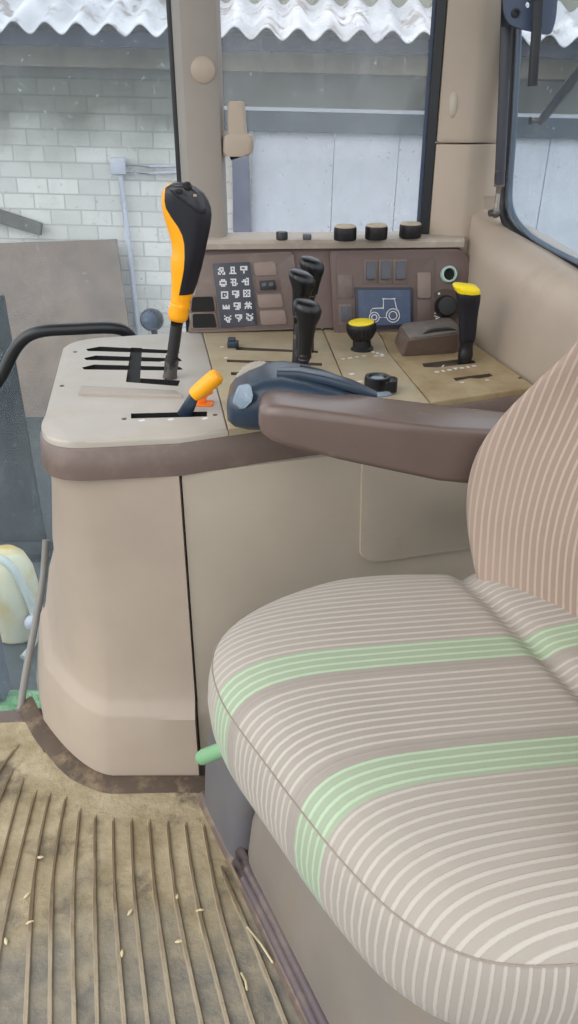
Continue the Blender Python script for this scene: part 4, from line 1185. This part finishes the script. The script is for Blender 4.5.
# roof
bm = BM(); EY = 5.85; ez = zS(33, EY); sl = math.tan(math.radians(20)); per = .2
rings = []
NX = 560; X0 = -4.6; X1 = 6.4
for y, th in ((EY, 0), (EY+.6, 0), (EY+1.4, 0), (EY+2.4, 0)):
    rings.append([Vector((X0+(X1-X0)*i/NX, y, ez+(y-EY)*sl+.034*math.cos(2*PI*(X0+(X1-X0)*i/NX)/per))) for i in range(NX+1)])
loft(bm, rings, closed=False)
bot = [[p-Vector((0, 0, .009)) for p in r] for r in rings]
loft(bm, bot[::-1], closed=False)
loft(bm, [bot[0], rings[0]], closed=False)
obj('roof', bm, 'slate', shed, 60)
bm = BM(); rbox(bm, (.9, EY+.10, (zS(36, EY+.1)+zS(52, EY+.1))/2), (11, .04, zS(36, EY+.1)-zS(52, EY+.1)), None, .003, 1); obj('eave_shade_strip', bm, 'eave_shade', shed)  # added dark strip, stands in for the shade under the roof edge
bm = BM(); rbox(bm, (.9, SY-.08, (zS(40)+zS(73))/2), (11, .16, zS(40)-zS(73)), None, .003, 1); obj('fascia_board', bm, 'fascia', shed)
dx0 = xS(247, 180); dx1 = 4.8
def slab(name, p0, p1, y, th, mat, x0=dx0, x1=dx1):
    bm = BM(); rbox(bm, ((x0+x1)/2, y, (zS(p0, y)+zS(p1, y))/2), (x1-x0, th, zS(p0, y)-zS(p1, y)), None, .003, 1); return obj(name, bm, mat, shed)
slab('lintel', 72, 109, SY-.02, .06, 'lintel', xS(216, 100))
slab('light_rail', 107.5, 111.5, SY-.05, .04, 'doorpanel', xS(216, 100))
slab('door_beam', 111.5, 132, SY-.03, .06, 'lintel_dark', xS(216, 100))
ztop = zS(132)
xs = [dx0, xS(328, 180), xS(392, 180), xS(480, 180), xS(540, 180), 3.2, 4.0, 4.8]
for a, b in zip(xs, xs[1:]):
    bm = BM(); nseg = max(2, int((b-a)/.06)); 
    R0 = []
    for k in range(nseg*2+1):
        x = a+.004+(b-a-.008)*k/(nseg*2); d = .004 if k % 2 else 0
        R0.append([Vector((x, SY+.02-d, -1.28)), Vector((x, SY+.02-d, ztop)), Vector((x, SY+.05, ztop)), Vector((x, SY+.05, -1.28))])
    loft(bm, R0); obj('door_panel', bm, 'doorpanel', shed, 20)
a = xS(231, 160); b = xS(246, 160)
bm = BM(); prism(bm, [(a-.02, SY-.05, -1.3), (a+.02+.12, SY-.05, -1.3), (b-.02, SY-.05, zS(128)), (a-.03, SY-.05, zS(128))], (0, .08, 0), .004, 1)
po = obj('door_post', bm, 'post', shed); po['label'] = 'weathered grey door post'
# conduit with junction box
cd = thing('electrical_conduit', 'pale conduit with junction box running down the brick shed wall', 'conduit', atY(118, 165, SY-.03))
def W_(px, py, o=.03): return atY(px, py, SY-o)
bm = BM(); tube(bm, [W_(120, 172, .05), W_(127, 230, .05), W_(137, 320, .05), W_(142, 372, .05)], .021, 10); obj('pipe', bm, 'conduit', cd)
bm = BM(); tube(bm, [W_(122, 165, .05), W_(150, 166.5, .05), W_(176, 166, .05), W_(215, 165, .05)], .012, 10); tube(bm, [W_(122, 172, .05), W_(150, 173.5, .05), W_(176, 172, .05), W_(215, 171, .05)], .012, 10); obj('branch_pipes', bm, 'conduit', cd)
bm = BM(); c = W_(118.5, 166, .05); rbox(bm, c, (.115, .07, .115), None, .01, 2); obj('junction_box', bm, 'conduit', cd)
# boards leaning on the wall
def G_(px, py): return atZ(px, py, -1.298)
def lean(name, px, y0, y1, th, mat, lab, cat):
    q = [atY(x, y, yy) for x, y, yy in px]
    bm = BM(); nrm_ = (q[1]-q[0]).cross(q[3]-q[0]).normalized()
    prism(bm, q, nrm_*th, .004, 1)
    return tag(obj(name, bm, mat), lab, cat)
SB = SY-.1
def gpt(px, gy): # ground point at depth
    d = ray(px, 0); return None
q0 = atY(-25, 244, SB); q1 = atY(117, 239, SB); q2 = Vector((q1.x+.16, SB-.45, -1.298)); q3 = Vector((q0.x+.08, SB-.45, -1.298))
bm = BM(); prism(bm, [q0, q1, q2, q3], (0, -.02, .0), .004, 1)
tag(obj('leaning_sheet', bm, 'board'), 'brownish grey sheet leaning against the white brick wall', 'board')
q0 = atY(-70, 290, 4.25); q1 = atY(3, 296, 4.25); q2 = G_(46, 545); q3 = G_(-90, 545)
bm = BM(); prism(bm, [q0, q1, q2, q3], (0, .03, 0), .004, 1)
tag(obj('leaning_sheet', bm, 'board_blue'), 'dark blue-grey sheet standing in front of the brownish one at far left', 'board')
q = [atY(x, y, SY-.04) for x, y in ((-30, 199), (43, 223), (42, 234.5), (-30, 214))]
bm = BM(); prism(bm, q, (0, -.05, 0), .004, 1)
tag(obj('plank', bm, 'plank'), 'short slanted grey plank on the brick wall above the sheet', 'plank')
# lamp just outside the pane
lc = atY(150, 322, 1.72)
wl = thing('outside_lamp', 'small dark rounded lamp outside the glass behind the gear lever', 'lamp', lc)
bm = BM(); lathe(bm, lc+Vector((0, .02, 0)), (-.3, -1, .25), [(.004, -.03), (.016, -.026), (.024, -.012), (.025, .004), (.023, .01), (.019, .011)], 20); obj('lamp_shell', bm, 'rubber', wl)
bm = BM(); lathe(bm, lc+Vector((0, .02, 0)), (-.3, -1, .25), [(.0205, .0085), (.016, .013), (.002, .015)], 20); obj('lamp_lens', bm, 'bluemetal', wl)
bm = BM(); tube(bm, [lc+Vector((0, .03, -.01)), lc+Vector((.01, .035, -.08)), lc+Vector((.06, -.05, -.12)), Vector((-.17, 1.594, .48))], .007, 8, 4); obj('lamp_stalk', bm, 'rubber', wl)
# canister on the ground
gy = 3.0
def G(px, py, z=-1.3): return atZ(px, py, z)
cb = G(18, 632)
cn = thing('canister', 'yellowed white plastic canister standing on the ground outside the glass', 'canister', cb)
cc = atY(14, 595, cb.y)
prof = [(.085, 0), (.105, .02), (.108, .10), (.106, .22), (.098, .30), (.075, .36), (.045, .39), (.01, .40)]
zc = atY(14, 548, cb.y).z+1.3
k = zc/.40
bm = BM(); base = Vector((cc.x-.005, cb.y, -1.3)); lathe(bm, base, (0, 0, 1), [(r*1.15, h*k) for r, h in prof], 28); obj('canister_body', bm, 'canister', cn)
pts = [base+Vector((-.03, -.06, .40*k)), base+Vector((.05, -.08, .36*k)), base+Vector((.10, -.09, .25*k)), base+Vector((.125, -.10, .14*k)), base+Vector((.12, -.13, .06*k)), base+Vector((.10, -.17, .03)), base+Vector((.08, -.22, .02))]
bm = BM(); tube(bm, pts, [.018, .019, .019, .02, .018, .014, .014], 12, 4); obj('pale_hose', bm, 'strap', cn)['label'] = 'pale hose bent over the canister'
bm = BM(); p = base+Vector((.118, -.12, .12*k)); lathe(bm, p, (.3, -.8, .2), [(.035, -.02), (.04, 0), (.03, .02), (.012, .03)], 16); obj('fitting', bm, 'conduit', cn)
# dark crate in front of it
cr0 = G(2, 668)
bm = BM(); a = G(14, 662); rbox(bm, Vector((a.x-.10, a.y-.24, -1.3+.21)), (.30, .12, .42), Matrix.Rotation(.08, 3, 'Z'), .01)
tag(obj('crate', bm, 'tent'), 'dark grey upright crate in front of the canister at the left edge', 'crate')
# grass tuft patch
bm = BM(); random.seed(3)
gq = G(3, 712); GN = 14
gv = [[bm.verts.new((gq.x-.5+.75*i/GN, gq.y-.36+.5*j/GN, -1.301+(.02+.018*noise.noise(Vector((i*.7, j*.7, 0))))*(0 if i in (0, GN) or j in (0, GN) else 1))) for j in range(GN+1)] for i in range(GN+1)]
for i in range(GN):
    for j in range(GN): bm.faces.new((gv[i][j], gv[i+1][j], gv[i+1][j+1], gv[i][j+1]))
gc0 = G(3, 712)
for i in range(900):
    x = gc0.x+random.uniform(-.45, .22); y = gc0.y+random.uniform(-.30, .08)
    h = random.uniform(.02, .07); w = .006; an = random.uniform(0, PI); dx, dy = math.cos(an)*w, math.sin(an)*w
    tx, ty = random.uniform(-.02, .02), random.uniform(-.02, .02)
    a_, b_, c_ = bm.verts.new((x-dx, y-dy, -1.3)), bm.verts.new((x+dx, y+dy, -1.3)), bm.verts.new((x+tx, y+ty, -1.3+h))
    bm.faces.new((a_, b_, c_))
tag(obj('grass', bm, 'grass', smooth=0, recalc=False), 'patch of bright green grass outside at the lower left', 'grass', kind='stuff')
# paving edge
a, b = G(-120, 549), G(60, 549)
bm = BM(); prism(bm, [(a.x-.5, a.y-.14, -1.3), (b.x+2.5, b.y-.14, -1.3), (b.x+2.5, b.y, -1.3), (a.x-.5, a.y, -1.3)], (0, 0, .05), .004, 1)
structure('trim_5', bm, 'board_blue', 'dark kerb on the yard ground')

# ================================================================== CAMERA AND LIGHT
cam = bpy.data.cameras.new('camera'); co = bpy.data.objects.new('camera', cam); link(co)
cam.sensor_fit = 'VERTICAL'; cam.sensor_height = 36; cam.lens = F/1024*36; cam.clip_start = .02; cam.clip_end = 200
co.location = EYE; co.rotation_euler = (PI/2-T, 0, 0); S.camera = co
w = bpy.data.worlds.new('sky'); S.world = w; w.use_nodes = True
bg = w.node_tree.nodes['Background']; bg.inputs[0].default_value = (.96, .98, 1.0, 1); bg.inputs[1].default_value = 1.75
sun = bpy.data.lights.new('sun', 'SUN'); sun.energy = 1.2; sun.angle = math.radians(50); sun.color = (1, .96, .9)
so_ = bpy.data.objects.new('sun', sun); link(so_)
so_.rotation_euler = Vector((.70, .42, -.50)).to_track_quat('-Z', 'Y').to_euler()
S.view_settings.view_transform = 'Standard'; S.view_settings.look = 'None'; S.view_settings.exposure = 0.0; S.view_settings.gamma = 1
S.view_settings.use_curve_mapping = False
S.cycles.transparent_max_bounces = 16
